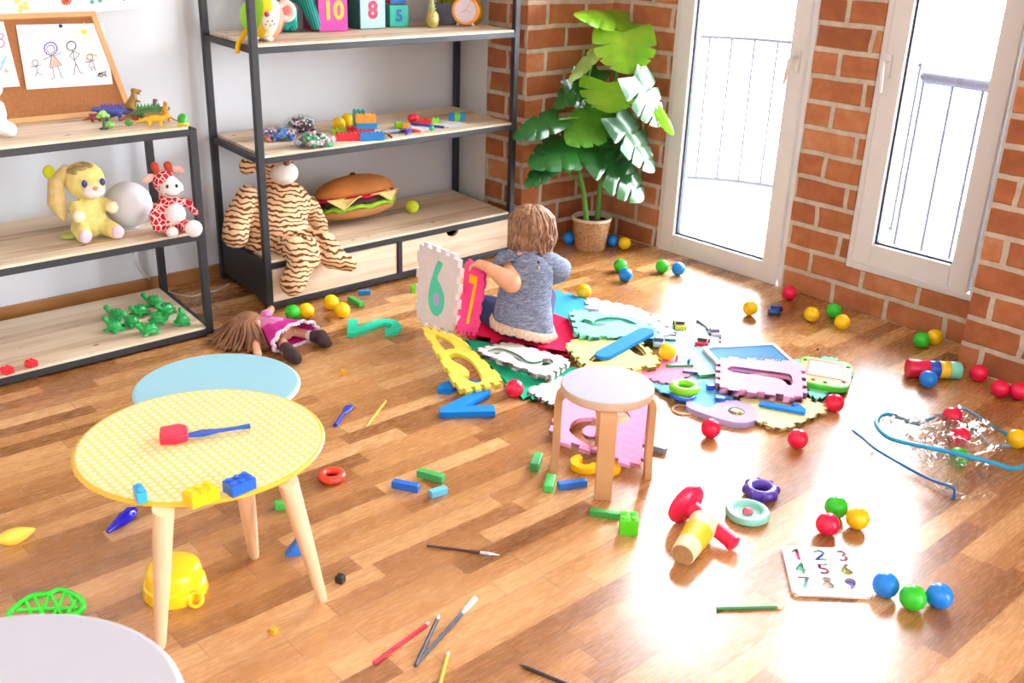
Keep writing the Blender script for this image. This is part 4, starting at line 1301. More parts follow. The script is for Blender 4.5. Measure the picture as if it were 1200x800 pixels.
# ---- clear zip bag with blue piping
bag_px = [(1001, 506), (1014, 494), (1031, 489), (1061, 494), (1079, 495), (1105, 485), (1127, 479), (1158, 496), (1184, 511), (1199, 535), (1203, 548), (1185, 574), (1150, 584), (1118, 583), (1080, 562), (1040, 540), (1018, 522)]
bp = [at(x, y, .012) for x, y in bag_px]
bc = sum(bp, V())/len(bp); bc.z = 0
t = thing('clear_bag', 'crumpled clear plastic zip bag with blue piping holding balls', 'plastic bag', bc)
g = MB(); rings = []
bnd = [p-bc for p in bp]
bnd = catmull(bnd, 6)
NR = 26
for j in range(NR):
    f = 1-j/NR
    rg = []
    for i, p in enumerate(bnd):
        q_ = V((p.x*f, p.y*f, 0))
        nz = mnoise.noise(V((q_.x*13, q_.y*13, 1.3)))+.5*mnoise.noise(V((q_.x*34, q_.y*34, 5)))+.55*(1-abs(mnoise.noise(V((q_.x*42, q_.y*18, 9))))*4)
        env = min(1, (1-f)*3.2)
        q_.z = .006+env*(.052+.024*nz)
        q_.z = max(q_.z, .004)
        rg.append(g.b.verts.new(q_))
    rings.append(rg)
cv = g.b.verts.new((0, 0, .06))
nb_ = len(bnd)
for j in range(NR-1):
    for i in range(nb_):
        g.b.faces.new((rings[j][i], rings[j][(i+1) % nb_], rings[j+1][(i+1) % nb_], rings[j+1][i]))
for i in range(nb_):
    g.b.faces.new((rings[-1][i], rings[-1][(i+1) % nb_], cv))
g.build('film', mat_film('ffffff', .10, 1.0, 22), t, sharp=180)
PIPE = PLASTIC('1f9fd0'); PIPE2 = PLASTIC('1668b4')
def pipe(pxs, r, mat):
    pts = catmull([at(*p)-bc for p in pxs], 5, False)
    MB().tube(pts, r, 10).build('piping', mat, t)
pipe([(999, 504, .05), (1012, 514, .05), (1031, 529, .045), (1083, 558, .045), (1112, 569, .05), (1118.5, 574, .04), (1117, 585, .006)], .0045, PIPE2)
pipe([(1077, 497, .03), (1062, 493, .045), (1041, 485, .06), (1030, 489, .065), (1027, 497, .065), (1036, 509, .065), (1055, 517, .07), (1111, 529, .075), (1160, 541, .07), (1187, 549, .06), (1204, 544, .05)], .0075, PIPE)
pipe([(1077, 496, .03), (1107, 484, .03), (1127, 478, .035), (1156, 495, .035), (1184, 511, .03)], .0065, PIPE)
pipe([(1134, 504, .05), (1149, 510, .05), (1160, 521, .05), (1183, 522, .05)], .005, PLASTIC('6fb6dc'))

# ---- left foreground toys
P = at(141, 613)
t = thing('toy_skittle', 'shiny dark blue toy skittle lying left of the yellow table leg', 'toy skittle', P)
MB().tube([at(126, 623, .012)-P, at(133, 617, .016)-P, at(143, 609, .02)-P, at(153, 601, .02)-P, at(157, 598, .018)-P], [.006, .011, .018, .019, .012], 18).build('skittle_body', M('1d16b8', rough=.1, var=.02), t)
P = at(18, 629)
t = thing('toy_lemon', 'yellow pointed toy fruit at the left edge of the floor', 'toy fruit', P)
MB().tube(catmull([at(-4, 634, .02)-P, at(6, 631, .02)-P, at(18, 628, .022)-P, at(32, 623, .02)-P, at(40, 620, .018)-P], 4, False), [.006, .009, .012, .016, .019, .021, .022, .023, .023, .022, .020, .017, .014, .011, .009, .007, .005], 18).build('fruit_body', M('fbd34e', rough=.4, var=.05), t)
P = at(203, 712)
t = thing('toy_pot', 'yellow plastic toy pot upside down behind the yellow table leg', 'toy pot', (at(206, 692).x, at(206, 692).y, 0))
MB().lathe([(0, .082), (.055, .081), (.064, .074), (.068, .06), (.070, .035), (.076, .030), (.080, .004), (.078, 0), (.07, 0)], 48).build('pot_body', PLASTIC('f8ca1c'), t)
Pr = at(230, 702, .02)-t.location
dr = V((Pr.x, Pr.y, 0)).normalized()
mt = Matrix.Translation(dr*.088+V((0, 0, .018))) @ V((0, 0, 1)).rotation_difference(V((-CF.x, -CF.y, .8)).normalized()).to_matrix().to_4x4()
MB().torus(.017, .0055, mt, 24, 10).build('handle', PLASTIC('f8ca1c'), t)
# green lattice toy
P = at(58, 720, .0)
t = thing('toy_leaf_rattle', 'green openwork plastic toy behind the white table', 'plastic toy', P)
o0 = P
rim = [at(x, y, .03)-o0 for x, y in ((10, 722), (22, 708), (38, 698), (56, 696), (70, 691), (86, 696), (96, 704), (96, 714), (80, 722), (40, 726))]
g = MB().tube(catmull(rim, 4)+[rim[0]], .007, 10); g.build('rim', PLASTIC('25d427'), t)
g = MB()
for a, b in (((40, 699), (52, 722)), ((58, 697), (46, 722)), ((60, 697), (72, 720)), ((76, 693), (62, 722)), ((80, 695), (90, 714)), ((92, 700), (78, 720)), ((30, 704), (38, 722)), ((20, 715), (92, 712))):
    g.tube([at(a[0], a[1], .03)-o0, at(b[0], b[1], .03)-o0], .0045, 8)
g.build('lattice', PLASTIC('2ed930'), t)

# ================================================================== PLANT
PP = at(693, 291); PP = V((PP.x, PP.y+.01, 0))
plant = thing('potted_monstera', 'tall split-leaf monstera plant in a woven basket pot in the brick corner', 'plant', PP)
MB().lathe([(0, 0), (.074, 0), (.078, .006), (.102, .165), (.103, .168), (.099, .169), (.094, .15)], 48).build('pot', mat_basket(), plant)
MB().lathe([(.1035, .160), (.1045, .172), (.1, .175), (.0945, .172), (.0945, .150)], 48).build('pot_rim', M('e3d2ba', rough=.7), plant)
MB().lathe([(0, .156), (.05, .152), (.0945, .148)], 32).build('soil', M('3a2b1e', rough=.95, var=.3, vs=60, bump=.8), plant)
YP = PP.y
LIME = mat_leaf('74b81e', 'a8d83a', .45); DARK = mat_leaf('1d4a22', '2f6a2c', .16, .2); MID = mat_leaf('3f7d1e', '5c9a2a', .3); PALE = mat_leaf('9cbf5a', 'c5d88a', .45)  # lime: young-leaf green, brightened to put the backlight into the colour
GLOSS = mat_leaf('2f5f3c', '5f8a68', .18, .2)  # paler green puts the white sheen of these leaves into the colour
STEMM = M('5f9a3c', rough=.5, var=.15)
def wp(x, y, dy=0):
    return atY(x, y, YP+dy) - PP
def leaf(b, t, wpx, mat, dy=(0, 0), nrm=None, droop=.12, cut=.6, fold=.18):
    B, T = wp(b[0], b[1], dy[0]), wp(t[0], t[1], dy[1])
    L = (T-B).length; ax = (T-B)/L
    n = V(nrm) if nrm else (-CF + V((0, 0, .35)))
    n = (n - ax*n.dot(ax)).normalized()
    sd = ax.cross(n)
    Wd_ = wpx/ppm(B+PP)/2
    g = MB(); NV, NU = 64, 6
    rows = {}
    for s_ in (-1, 1):
        for i in range(NV+1):
            v = i/NV
            w_ = Wd_*(max(0, math.sin(PI*min(1, (v*.88+.12))**.60))**.62)
            fr = (v*4.4+(.3 if s_ > 0 else 0)) % 1
            notch = max(0, 1-abs(fr-.5)/.13) if .2 < v < .9 else 0
            w_ *= 1-cut*notch**.7
            for j in range(NU+1):
                u = j/NU
                if j == 0 and s_ == 1:
                    continue
                fwd = -.17*u*(1-v)**1.5*L + .34*u*u*L*min(1, v*2)*(1-v)
                p = B + ax*(v*L+fwd) + sd*(s_*u*w_) + n*(-droop*L*v*v + fold*w_*(u-.6*u*u) - .06*L*math.sin(v*PI)*u*u)
                rows[(s_, i, j)] = g.b.verts.new(p)
    for i in range(NV+1):
        rows[(1, i, 0)] = rows[(-1, i, 0)]
    for s_ in (-1, 1):
        for i in range(NV):
            for j in range(NU):
                vi = i/NV*5.2
                q = [rows[(s_, i, j)], rows[(s_, i, j+1)], rows[(s_, i+1, j+1)], rows[(s_, i+1, j)]]
                if len(set(q)) == 4:
                    g.b.faces.new(q)
    return g.build('leaf', mat, plant)
def stem(pxs, r0, r1, dy=None, name='stem'):
    P = [wp(x, y, (dy[i] if dy else 0)) for i, (x, y) in enumerate(pxs)]
    P = catmull(P, 5, False)
    n = len(P)
    MB().tube(P, [r0+(r1-r0)*i/(n-1) for i in range(n)], 10).build(name, mat_stem, plant)
mat_stem = STEMM
stem([(688, 268), (684, 225), (678, 188), (688, 140), (700, 110), (712, 98)], .015, .006)
stem([(699, 268), (703, 225), (708, 180), (714, 130), (724, 80), (727, 30)], .017, .006)
stem([(684, 222), (668, 204), (650, 190)], .005, .004, (0, -.03, -.05), 'petiole')
stem([(703, 228), (712, 205), (730, 190), (736, 172)], .006, .004, None, 'petiole')
stem([(706, 195), (716, 165), (722, 142)], .006, .004, (0, -.05, -.12), 'petiole')
stem([(680, 190), (686, 175), (690, 165)], .005, .004, None, 'petiole')
stem([(690, 140), (672, 138), (655, 140)], .005, .004, (0, -.03, -.03), 'petiole')
stem([(714, 135), (730, 115), (743, 98)], .006, .004, (0, -.1, -.21), 'petiole')
stem([(700, 118), (690, 92), (702, 58)], .004, .003, None, 'petiole')
stem([(713, 140), (716, 120), (713, 100)], .005, .004, (0, -.02, -.03), 'petiole')
stem([(704, 215), (702, 200), (704, 180)], .005, .004, (0, -.04, -.05), 'petiole')
# back to front
leaf((738, 24), (676, 14), 40, LIME, (0, -.06), (-.2, -.6, .9), .05)
leaf((730, 38), (737, 86), 78, LIME, (-.1, -.2), (-.5, -.8, .45), .05)
leaf((703, 56), (667, 94), 17, PALE, (0, -.04), None, .05, .5)
leaf((700, 82), (652, 122), 34, DARK, (.05, 0), None, .1)
leaf((742, 90), (779, 146), 58, GLOSS, (-.22, -.34), (-.2, -.7, .7), .1)
leaf((770, 130), (791, 158), 15, LIME, (-.3, -.38), None, .1, .3)
leaf((712, 97), (714, 132), 72, LIME, (-.05, -.13), (-.4, -.8, .6), .02)
leaf((714, 130), (668, 163), 56, MID, (-.04, -.12), (-.2, -.7, .8), .1)
leaf((722, 138), (773, 198), 58, GLOSS, (-.12, -.3), (-.1, -.7, .8), .12)
leaf((738, 150), (716, 200), 52, MID, (-.06, -.12), (-.2, -.8, .5), .08)
leaf((655, 138), (606, 156), 34, DARK, (0, -.06), (-.1, -.6, .9), .12)
leaf((692, 163), (626, 186), 56, DARK, (-.02, -.1), (-.2, -.6, .9), .12)
leaf((686, 172), (650, 193), 42, DARK, (-.04, -.1), (-.2, -.6, .7), .12)
leaf((652, 188), (618, 216), 26, DARK, (-.02, -.06), (-.1, -.7, .6), .12)
leaf((700, 176), (759, 232), 68, DARK, (-.08, -.27), (-.3, -.6, .8), .1)
leaf((668, 92), (690, 128), 36, DARK, (.04, 0), (-.2, -.8, .5), .1)

# ================================================================== TOYS ON THE LEFT RACK
def L2(P, u, v, w):
    """offset in the viewer's frame at P: u right, v away, w up"""
    c, s_ = math.cos(YAW), math.sin(YAW)
    return V((u*c+v*s_, -u*s_+v*c, w))
# rabbit
P = at(108, 277, ZB)
t = thing('plush_rabbit', 'pale yellow plush rabbit sitting on the middle shelf of the left rack', 'plush toy', P, face(P)+.25)
YEL = PLUSH('eadb8c'); CREAM = PLUSH('f0e2ac')
blob('body', [('s', (0, 0, .078), (.060, .052, .082)), ('s', (.0, .01, .215), (.074, .064, .068)), ('s', (.012, -.03, .192), (.052, .04, .044)),
              ('t', [(-.05, -.01, .125), (-.052, -.055, .10)], [.024, .022]), ('t', [(.05, -.01, .125), (.066, -.045, .118)], [.024, .023]),
              ('t', [(-.04, -.01, .04), (-.05, -.085, .035)], [.036, .03]), ('t', [(.04, -.01, .04), (.062, -.08, .033)], [.036, .03])], YEL, t, .006, 5)
blob('ear', [('t', [(-.06, .015, .262), (-.098, .015, .22), (-.108, .005, .14), (-.094, .0, .09)], [.016, .028, .034, .016])], PLUSH('d9c085'), t, .005, 4)
blob('hair_tuft', [('t', [(-.03, -.01, .262), (-.005, -.045, .272)], [.014, .008]), ('t', [(.0, 0, .27), (.02, -.035, .275)], [.015, .008]), ('t', [(-.05, 0, .255), (-.04, -.045, .255)], [.012, .007])], PLUSH('b9a878'), t, .004, 2)
blob('muzzle', [('s', (.012, -.058, .185), (.040, .018, .027))], PLUSH('efe9e6'), t, .004, 2)
MB().ball((.014, -.077, .200), (.010, .008, .008)).build('nose', M('ee9a5e', rough=.7), t)
for sx in (-.018, .046):
    MB().ball((sx, -.058, .216), (.010, .006, .014)).build('eye', M('332f86', rough=.1), t)
for p in ((-.052, -.113, .037), (.066, -.107, .035)):
    blob('foot_pad', [('s', p, (.024, .008, .027))], PLUSH('dcc6d6'), t, .004, 1)
for p in ((-.054, -.066, .10), (.070, -.060, .118)):
    blob('paw', [('s', p, (.023, .02, .023))], PLUSH('f6eecb'), t, .004, 1)
blob('bow', [('s', (-.115, .02, .255), (.022, .012, .026)), ('s', (-.10, .02, .235), (.012, .012, .014))], PLUSH('c3c934'), t, .004, 1)
blob('skirt_tag', [('s', (-.07, .01, .012), (.04, .03, .012))], PLUSH('c9d774'), t, .004, 1)
# white globe lamp
P = at(153, 268, ZB); P = V((P.x+.01, P.y+.02, ZB))
t = thing('globe_lamp', 'smooth white globe between the rabbit and the red giraffe', 'lamp', P)
MB().ball((0, 0, .0905), .088, None, 40).build('globe', M('dadce2', rough=.55, var=.01), t)
MB().lathe([(.03, 0), (.034, .004), (.03, .012)], 24, None, True).build('base', M('c9ccd4', rough=.5), t)
# red giraffe
P = at(203, 271, ZB)
t = thing('plush_giraffe', 'red and white patchy plush giraffe leaning by the rack post', 'plush toy', P, face(P)+.1)
RS = mat_spots('c3203c', 'f3d9cf', 46); WP = PLUSH('f4eeee', .03)
blob('body', [('s', (0, 0, .062), (.052, .046, .066)), ('t', [(0, 0, .10), (-.01, 0, .16)], [.034, .032]), ('s', (-.012, .0, .196), (.046, .044, .046)),
              ('t', [(-.04, 0, .105), (-.068, -.02, .07), (-.058, -.045, .03)], [.02, .02, .018]), ('t', [(.03, 0, .12), (.068, -.012, .108), (.088, -.02, .075)], [.018, .017, .015]),
              ('t', [(-.03, -.02, .03), (-.02, -.075, .024)], [.026, .022]), ('t', [(.03, -.02, .03), (.055, -.08, .03)], [.026, .024])], RS, t, .005, 4)
blob('muzzle', [('s', (.006, -.034, .176), (.044, .034, .036)), ('s', (.004, -.02, .195), (.032, .03, .03))], WP, t, .005, 3)
blob('belly', [('s', (.012, -.030, .075), (.038, .026, .044))], WP, t, .005, 2)
blob('foot', [('s', (.065, -.098, .032), (.034, .02, .034))], WP, t, .005, 2)
blob('foot', [('s', (-.012, -.088, .022), (.024, .02, .022))], WP, t, .005, 2)
for sx, col in ((-.038, 'c8503c'), (.008, 'c8503c')):
    blob('horn', [('t', [(sx, 0, .23), (sx-.006, -.004, .258)], [.012, .016])], PLUSH(col), t, .004, 2)
for p in ((-.07, .0, .212), (.04, .0, .24)):
    blob('ear', [('s', p, (.026, .010, .016), (0, .5 if p[0] > 0 else -.5, 0))], PLUSH('f0c9c2'), t, .004, 1)
for sx in (-.012, .022):
    MB().ball((sx, -.062, .192), (.0055, .004, .0075)).build('eye', M('2a1a3a', rough=.1), t)
MB().tube(catmull([(-.022, -.060, .166), (.0, -.069, .156), (.026, -.066, .158), (.042, -.054, .168)], 4, False), .0016, 6).build('mouth', M('6a3a40'), t)
# white plush at the photo edge on the top shelf
P = at(2, 159, ZC)
t = thing('plush_bear', 'white plush toy cut off by the photo edge on top of the left rack', 'plush toy', P, face(P))
blob('body', [('s', (-.06, .02, .07), (.06, .05, .07)), ('s', (-.065, .0, .19), (.065, .055, .06)), ('t', [(-.03, 0, .12), (.004, -.01, .1), (.006, -.01, .075)], [.022, .024, .022]), ('t', [(-.03, 0, .05), (.02, -.03, .028)], [.034, .027]), ('s', (.03, -.035, .026), (.022, .02, .026)), ('s', (.0, .0, .165), (.028, .026, .034))], PLUSH('f3f2f4', .02), t, .006, 4)
for sx in (-.09, -.05):
    MB().ball((sx, -.055, .20), .006).build('eye', M('22222a', rough=.1), t)
# turtles
def turtle_mesh():
    o = blob('toy_turtle', [('s', (0, 0, .021), (.026, .021, .017)), ('s', (0, 0, .012), (.029, .024, .008)),
         ('t', [(.022, 0, .018), (.036, 0, .034)], [.008, .0085]), ('s', (.039, 0, .040), (.011, .010, .010)),
         ('s', (.020, .022, .007), (.010, .007, .006), (0, 0, .6)), ('s', (.020, -.022, .007), (.010, .007, .006), (0, 0, -.6)), ('s', (-.018, .020, .007), (.009, .007, .006), (0, 0, -.6)), ('s', (-.018, -.020, .007), (.009, .007, .006), (0, 0, .6)),
         ('t', [(-.026, 0, .010), (-.037, 0, .009)], [.005, .003])] + [('s', (.014*math.cos(a), .011*math.sin(a), .034), (.006, .006, .005)) for a in (0, 1.05, 2.1, 3.14, 4.2, 5.25)], PLASTIC('17a44e'), None, .0025, 2)
    return o
tm = turtle_mesh()
TU = [(135, 388, 2.0, 'green toy turtle nearest the left of the turtle flock'), (138, 374, 2.2, 'green toy turtle behind the leftmost ones of the flock'), (155, 382, 1.9, 'green toy turtle in the middle of the near row of the flock'),
      (165, 369, 3.5, 'green toy turtle in the middle of the back row of the flock'), (182, 358, 2.4, 'green toy turtle farthest back in the flock'), (196, 367, 3.4, 'green toy turtle behind the one at the rack post'),
      (186, 378, 5.6, 'green toy turtle in the centre right of the flock'), (176, 391, 3.0, 'green toy turtle nearest the shelf front edge'), (214, 380, 1.2, 'green toy turtle nearest the rack post')]
for i, (x, y, a, lab) in enumerate(TU):
    o = tm if i == 0 else dup(tm)
    o.location = at(x, y, ZA); o.rotation_euler.z = a
    o.scale = (1.15, 1.15, 1.15)
    tag(o, lab, 'toy turtle', 'green turtles on the lowest shelf')
# dinosaurs
def dino(label, x, y, yaw, k, col, kind='quad', second=None, name='toy_dinosaur'):
    P = at(x, y, ZC)
    t = thing(name, label, 'toy dinosaur', P, face(P)+yaw)
    s_ = k
    if kind == 'quad':
        sp = [('s', (0, 0, .036*s_), (.045*s_, .020*s_, .020*s_)), ('t', [(.035*s_, 0, .038*s_), (.062*s_, 0, .048*s_), (.075*s_, 0, .046*s_)], [.014*s_, .011*s_, .008*s_]),
              ('t', [(-.035*s_, 0, .036*s_), (-.065*s_, 0, .03*s_), (-.10*s_, 0, .022*s_)], [.014*s_, .009*s_, .003*s_])]
        for a in (-.026, .026):
            for b in (-.013, .013):
                sp.append(('t', [(a*s_, b*s_, .03*s_), (a*s_, b*1.3*s_, .005*s_)], [.009*s_, .0075*s_]))
    else:
        sp = [('t', [(-.10*s_, 0, .012*s_), (-.05*s_, 0, .035*s_), (0, 0, .062*s_), (.018*s_, 0, .10*s_), (.02*s_, 0, .125*s_)], [.004*s_, .013*s_, .025*s_, .017*s_, .011*s_]),
              ('t', [(.018*s_, 0, .130*s_), (.05*s_, 0, .128*s_)], [.013*s_, .007*s_]), ('t', [(.03*s_, 0, .118*s_), (.045*s_, 0, .112*s_)], [.006*s_, .004*s_]),
              ('t', [(.02*s_, .014*s_, .092*s_), (.042*s_, .014*s_, .078*s_)], [.006*s_, .004*s_]), ('t', [(.02*s_, -.014*s_, .092*s_), (.042*s_, -.014*s_, .078*s_)], [.006*s_, .004*s_])]
        for b in (-.017, .017):
            sp.append(('t', [(-.005*s_, b*s_, .055*s_), (.016*s_, b*1.2*s_, .032*s_), (.0, b*1.2*s_, .008*s_), (.02*s_, b*1.2*s_, .005*s_)], [.014*s_, .010*s_, .007*s_, .006*s_]))
    blob('body', sp, M(col, rough=.4, var=.1, vs=60), t, .0035*max(.8, k), 2)
    if second:
        g = MB()
        for i in range(7):
            f = -.04+.013*i
            zz = (.055 if kind == 'quad' else .09)*s_
            if kind == 'quad':
                g.lathe([(.009*s_, 0), (.007*s_, .008*s_), (.0005, .022*s_)], 6, Matrix.Translation((f*s_, 0, zz-.006*s_)) @ Matrix.Diagonal((1, .35, 1, 1)))
            else:
                g.lathe([(.006*s_, 0), (.0005, .014*s_)], 6, Matrix.Translation((-.045*s_+.008*i*s_, 0, (.045+.008*i)*s_)) @ Euler((0, -.9, 0)).to_matrix().to_4x4())
        g.build('spines', M(second, rough=.45), t)
    return t
dino('tall brown toy dinosaur standing upright before the cork board edge', 155, 139, .2, .80, '8a6a22', 'bi', 'b58a1e')
dino('blue and purple toy dragon lying against the cork board', 133, 141, PI, .92, '3b4d9c', 'quad', '5a3a8a')
dino('dark red toy dinosaur at the left of the dinosaur group', 113, 143, .3, .5, '7a2430', 'quad', '4a1a2a')
dino('red toy dinosaur behind the small green bush', 156, 143, .3, .55, 'b8321f', 'quad', '8a2618')
dino('dark green spiny toy dinosaur behind the yellow one', 176, 142, .2, .95, '3f6a34', 'quad', '2a7a2a')
dino('yellow striped toy dinosaur nearest the shelf front edge', 182, 148, .05, .75, 'd9a81c', 'quad', '8a6a1a')
dino('dark purple toy dinosaur with a pointed crest', 181, 139, .9, .52, '5a3350', 'bi', '3a2438')
dino('orange brown toy dinosaur sitting upright', 194, 143, -1.2, .56, 'c98c34', 'bi', 'a06a24')
P = at(215, 148, ZC)
t = thing('toy_dinosaur', 'bright green domed toy creature at the rack end', 'toy dinosaur', P, face(P))
blob('body', [('s', (0, 0, .026), (.020, .018, .022)), ('s', (0, -.012, .02), (.014, .012, .014))], M('2f9e2e', rough=.4), t, .003, 2)
blob('feet', [('s', (-.012, -.012, .008), (.009, .009, .008)), ('s', (.012, -.012, .008), (.009, .009, .008)), ('s', (0, -.016, .014), (.014, .008, .010))], M('c9c43a', rough=.4), t, .0025, 1)
P = at(122, 151, ZC)
t = thing('toy_tree', 'small green toy tree on a dark disc base', 'toy tree', P, face(P))
MB().lathe([(0, .003), (.016, .003), (.017, 0)], 20).build('base', M('1f2a20'), t)
MB().tube([(0, 0, 0), (.003, 0, .03), (0, 0, .045)], [.0065, .005, .004], 8).build('trunk', M('3f6a3a'), t)
g = MB()
for i in range(9):
    a = i*2.4
    g.ball((.016*math.cos(a)*(.4+.07*i), .012*math.sin(a), .047+.003*(i % 4)), (.012, .010, .007), (a, .4, a), 10)
g.build('crown', M('8fd05a', rough=.6, var=.2, vs=90), t)
for x, y, lab, col in ((151, 147, 'small round dark green toy bush', '4f9a48'), (130, 150, 'small pale green toy bush beside the toy tree', '8fd06a')):
    P = at(x, y, ZC)
    g = MB()
    for i in range(16):
        a, b = i*2.4, (i/16)*1.4
        g.lathe([(.006, 0), (.0005, .022)], 6, Matrix.Translation((0, 0, .006)) @ Euler((1.35-b, 0, a)).to_matrix().to_4x4())
    g.ball((0, 0, .009), (.013, .013, .009))
    tag(g.build('toy_bush', M(col, rough=.6), None, loc=P, sharp=180), lab, 'toy bush')

# ================================================================== TOYS ON THE TALL RACK
z1 = zs(2)
# green striped plush
STG = mat_stripes('3fa79a', '1f6f6c', 30, 1.5, (0, R(15), 0), .5)
P = at(322, 38, z1)
P = P+V((.03, .06, 0)); P.z = z1
t = thing('plush_crocodile', 'large teal striped plush toy sitting at the left end of the top shelf', 'plush toy', P, face(P))
blob('body', [('s', (.0, .05, .17), (.10, .075, .14)), ('t', [(.06, .03, .22), (.15, .0, .12), (.178, -.03, .03)], [.05, .04, .026]), ('t', [(-.06, .04, .2), (-.16, .03, .168), (-.235, .0, .165)], [.035, .025, .02]),
              ('s', (.0, .0, .33), (.09, .085, .07)), ('t', [(0, -.03, .32), (0, -.12, .31)], [.05, .035]), ('t', [(.03, .02, .04), (.075, -.04, .03)], [.05, .032])], STG, t, .009, 4)
blob('tail_fin', [('t', [(.05, -.05, .03), (.085, -.06, .05), (.10, -.06, .10)], [.025, .018, .005])], PLUSH('2fb5a0'), t, .005, 2)
for sx in (-.03, .03):
    MB().ball((sx, -.06, .38), .016).build('eye', M('f4f4f4', rough=.2), t)
# round toy mouse ball
P = at(309, 47, z1)
P.y = max(P.y, 3.74+.07)
t = thing('plush_ball', 'round plush ball animal in green, yellow and red with a yellow tail', 'plush toy', P, face(P))
rb = .088
o = MB().ball((0, 0, 0), rb, None, 40).build('body', mat_bands([(0, '8ec92c'), (.30, 'f6c91c'), (.50, 'f5eccd'), (.70, 'f08a6e'), (.86, 'e23a3a')], 0, -rb*1.0, rb*1.0), t)
o.location = (0, 0, rb); o.rotation_euler = (0, R(18), R(22))
blob('face_patch', [('s', (.028, -rb*.90, rb*.92), (.034, .012, .042), (0, .2, .3))], PLUSH('f4efd8', .03), t, .004, 2)
MB().ball((.018, -rb*1.0, rb*1.22), (.010, .008, .011)).build('nose', M('d22a44', rough=.5), t)
g = MB()
for x_, z_2 in ((.012, .80), (.03, .76), (.045, .82), (.02, .93), (.038, .95)):
    g.ball((x_, -rb*1.05, rb*z_2), .0035, None, 8)
g.build('freckles', M('6a5a8a'), t)
MB().torus(.030, .014, Matrix.Translation((.092, -.01, rb*1.3)) @ Euler((R(80), 0, R(15))).to_matrix().to_4x4(), 28, 12, .7).build('ear', PLUSH('f2c8c0'), t)
MB().ball((.092, -.008, rb*1.3), (.024, .006, .024), None, 16).build('ear_lining', PLUSH('f08c8c'), t)
MB().tube(catmull([(-.06, -.03, .05), (-.085, -.045, .012), (-.098, -.062, -.006), (-.105, -.078, -.04)], 5, False), .0095, 10).build('tail', PLUSH('f5bf22'), t)
for sx in (-.035, .02):
    blob('foot', [('s', (sx, -.05, .012), (.02, .03, .011))], PLUSH('f5efe6'), t, .004, 1)
# number cubes
def cube(label, pl, pr_, hpx, colf, txt, tcol, cols=None, z=z1, name='number_cube', tz=0):
    a, b = at(pl[0], pl[1], z), at(pr_[0], pr_[1], z)
    s_ = (b-a).length; d = (b-a).normalized(); away = V((-d.y, d.x, 0))
    if away.dot(V((CF.x, CF.y, 0))) < 0:
        away = -away
    h = hpx/ppm(a)/.93
    t = thing(name, label, 'toy block', (a+b)/2)
    mt = Matrix((d, away, V((0, 0, 1)))).transposed().to_4x4()
    MB().box((-s_/2, 0, 0), (s_/2, s_, h), mt).build('cube', M(cols or colf, rough=.55, var=.03), t, smooth=False, bevel=.003)
    MB().box((-s_/2+.003, -.0012, .003), (s_/2-.003, .001, h-.003), mt).build('front_panel', M(colf, rough=.55, var=.03), t, smooth=False)
    me = text_mesh(txt, min(h, s_)*.72, .0015)
    rx = Euler((R(90), 0, 0)).to_matrix().to_4x4()
    me.transform(mt @ Matrix.Translation((0, -.0022, h/2+tz)) @ rx)
    link('numeral', me, M(tcol, rough=.5), t)
    return t, h
cube('magenta cube with a yellow number 10 on the top shelf', (374, 37.5), (408, 36), 42, 'd8389c', '10', 'f6b13a', 'b8327c')
cube('pale blue cube with a red number 8 on the top shelf', (422, 34.5), (452, 33), 38, 'a9cadb', '8', 'c81e4c', '1f6a58')
t5, h5 = cube('teal cube with a blue number 5 under another cube', (456.5, 32), (479, 31.5), 23, '2fb29c', '5', '1d5f9c', '2a9f8c')
cube('blue cube with a pink number 7 stacked on the teal cube', (457.5, 31), (476, 30.5), 19, '2a78c4', '7', 'e88aa8', 'd85a8c', z1)[0].location.z = z1+h5+.001
# pineapples
def pineapple(label, x, y, k, col, leafc, dy=0):
    P = at(x, y, z1); P = P+V((0, dy, 0))
    t = thing('pineapple_ornament', label, 'ornament', P, face(P))
    MB().lathe([(0, 0), (.018*k, 0), (.030*k, .014*k), (.034*k, .034*k), (.031*k, .056*k), (.020*k, .072*k), (0, .076*k)], 28).build('fruit', M(col, rough=.35, metal=.4, var=.25, vs=140, bump=.6, bs=150), t)
    g = MB()
    for ring_, (n, tilt, z0, L_) in enumerate(((8, .75, .066, .035), (7, .5, .076, .042), (6, .28, .086, .046), (3, .08, .094, .05))):
        for i in range(n):
            a = 2*PI*i/n+ring_*.4
            g.lathe([(.006*k, 0), (.009*k, L_*k*.35), (.0004, L_*k)], 8, Matrix.Translation((0, 0, z0*k-.004)) @ Euler((0, 0, a)).to_matrix().to_4x4() @ Euler((0, tilt, 0)).to_matrix().to_4x4() @ Matrix.Diagonal((.4, 1, 1, 1)))
    g.build('crown', M(leafc, rough=.4, metal=.3), t)
    return t
pineapple('pale gold pineapple ornament left of the grey planter', 506, 32, 1.02, 'c9b96a', 'd3dca0')
pineapple('larger gold pineapple ornament behind the orange clock', 562, 30, 1.55, 'd0a040', 'd6c070', .05)
# planter
P = at(527, 29, z1)+V((.01, .04, 0))
t = thing('planter_box', 'dark grey planter with a yellow green plant behind the clock', 'planter', P, .12)
MB().box((-.048, -.04, 0), (.048, .04, .10)).build('planter', M('6f7286', rough=.6), t, smooth=False, bevel=.004)
g = MB()
for i in range(18):
    a = i*2.4; rr = .012+.0016*i
    g.tube([(rr*math.cos(a), rr*math.sin(a), .095), (rr*1.6*math.cos(a), rr*1.6*math.sin(a), .12), (rr*2.6*math.cos(a), rr*2.3*math.sin(a), .13+.01*(i % 3))], [(.003, .008), (.003, .010), (.001, .002)], 6)
g.build('plant_leaves', M('8a9a24', rough=.5, var=.2), t)
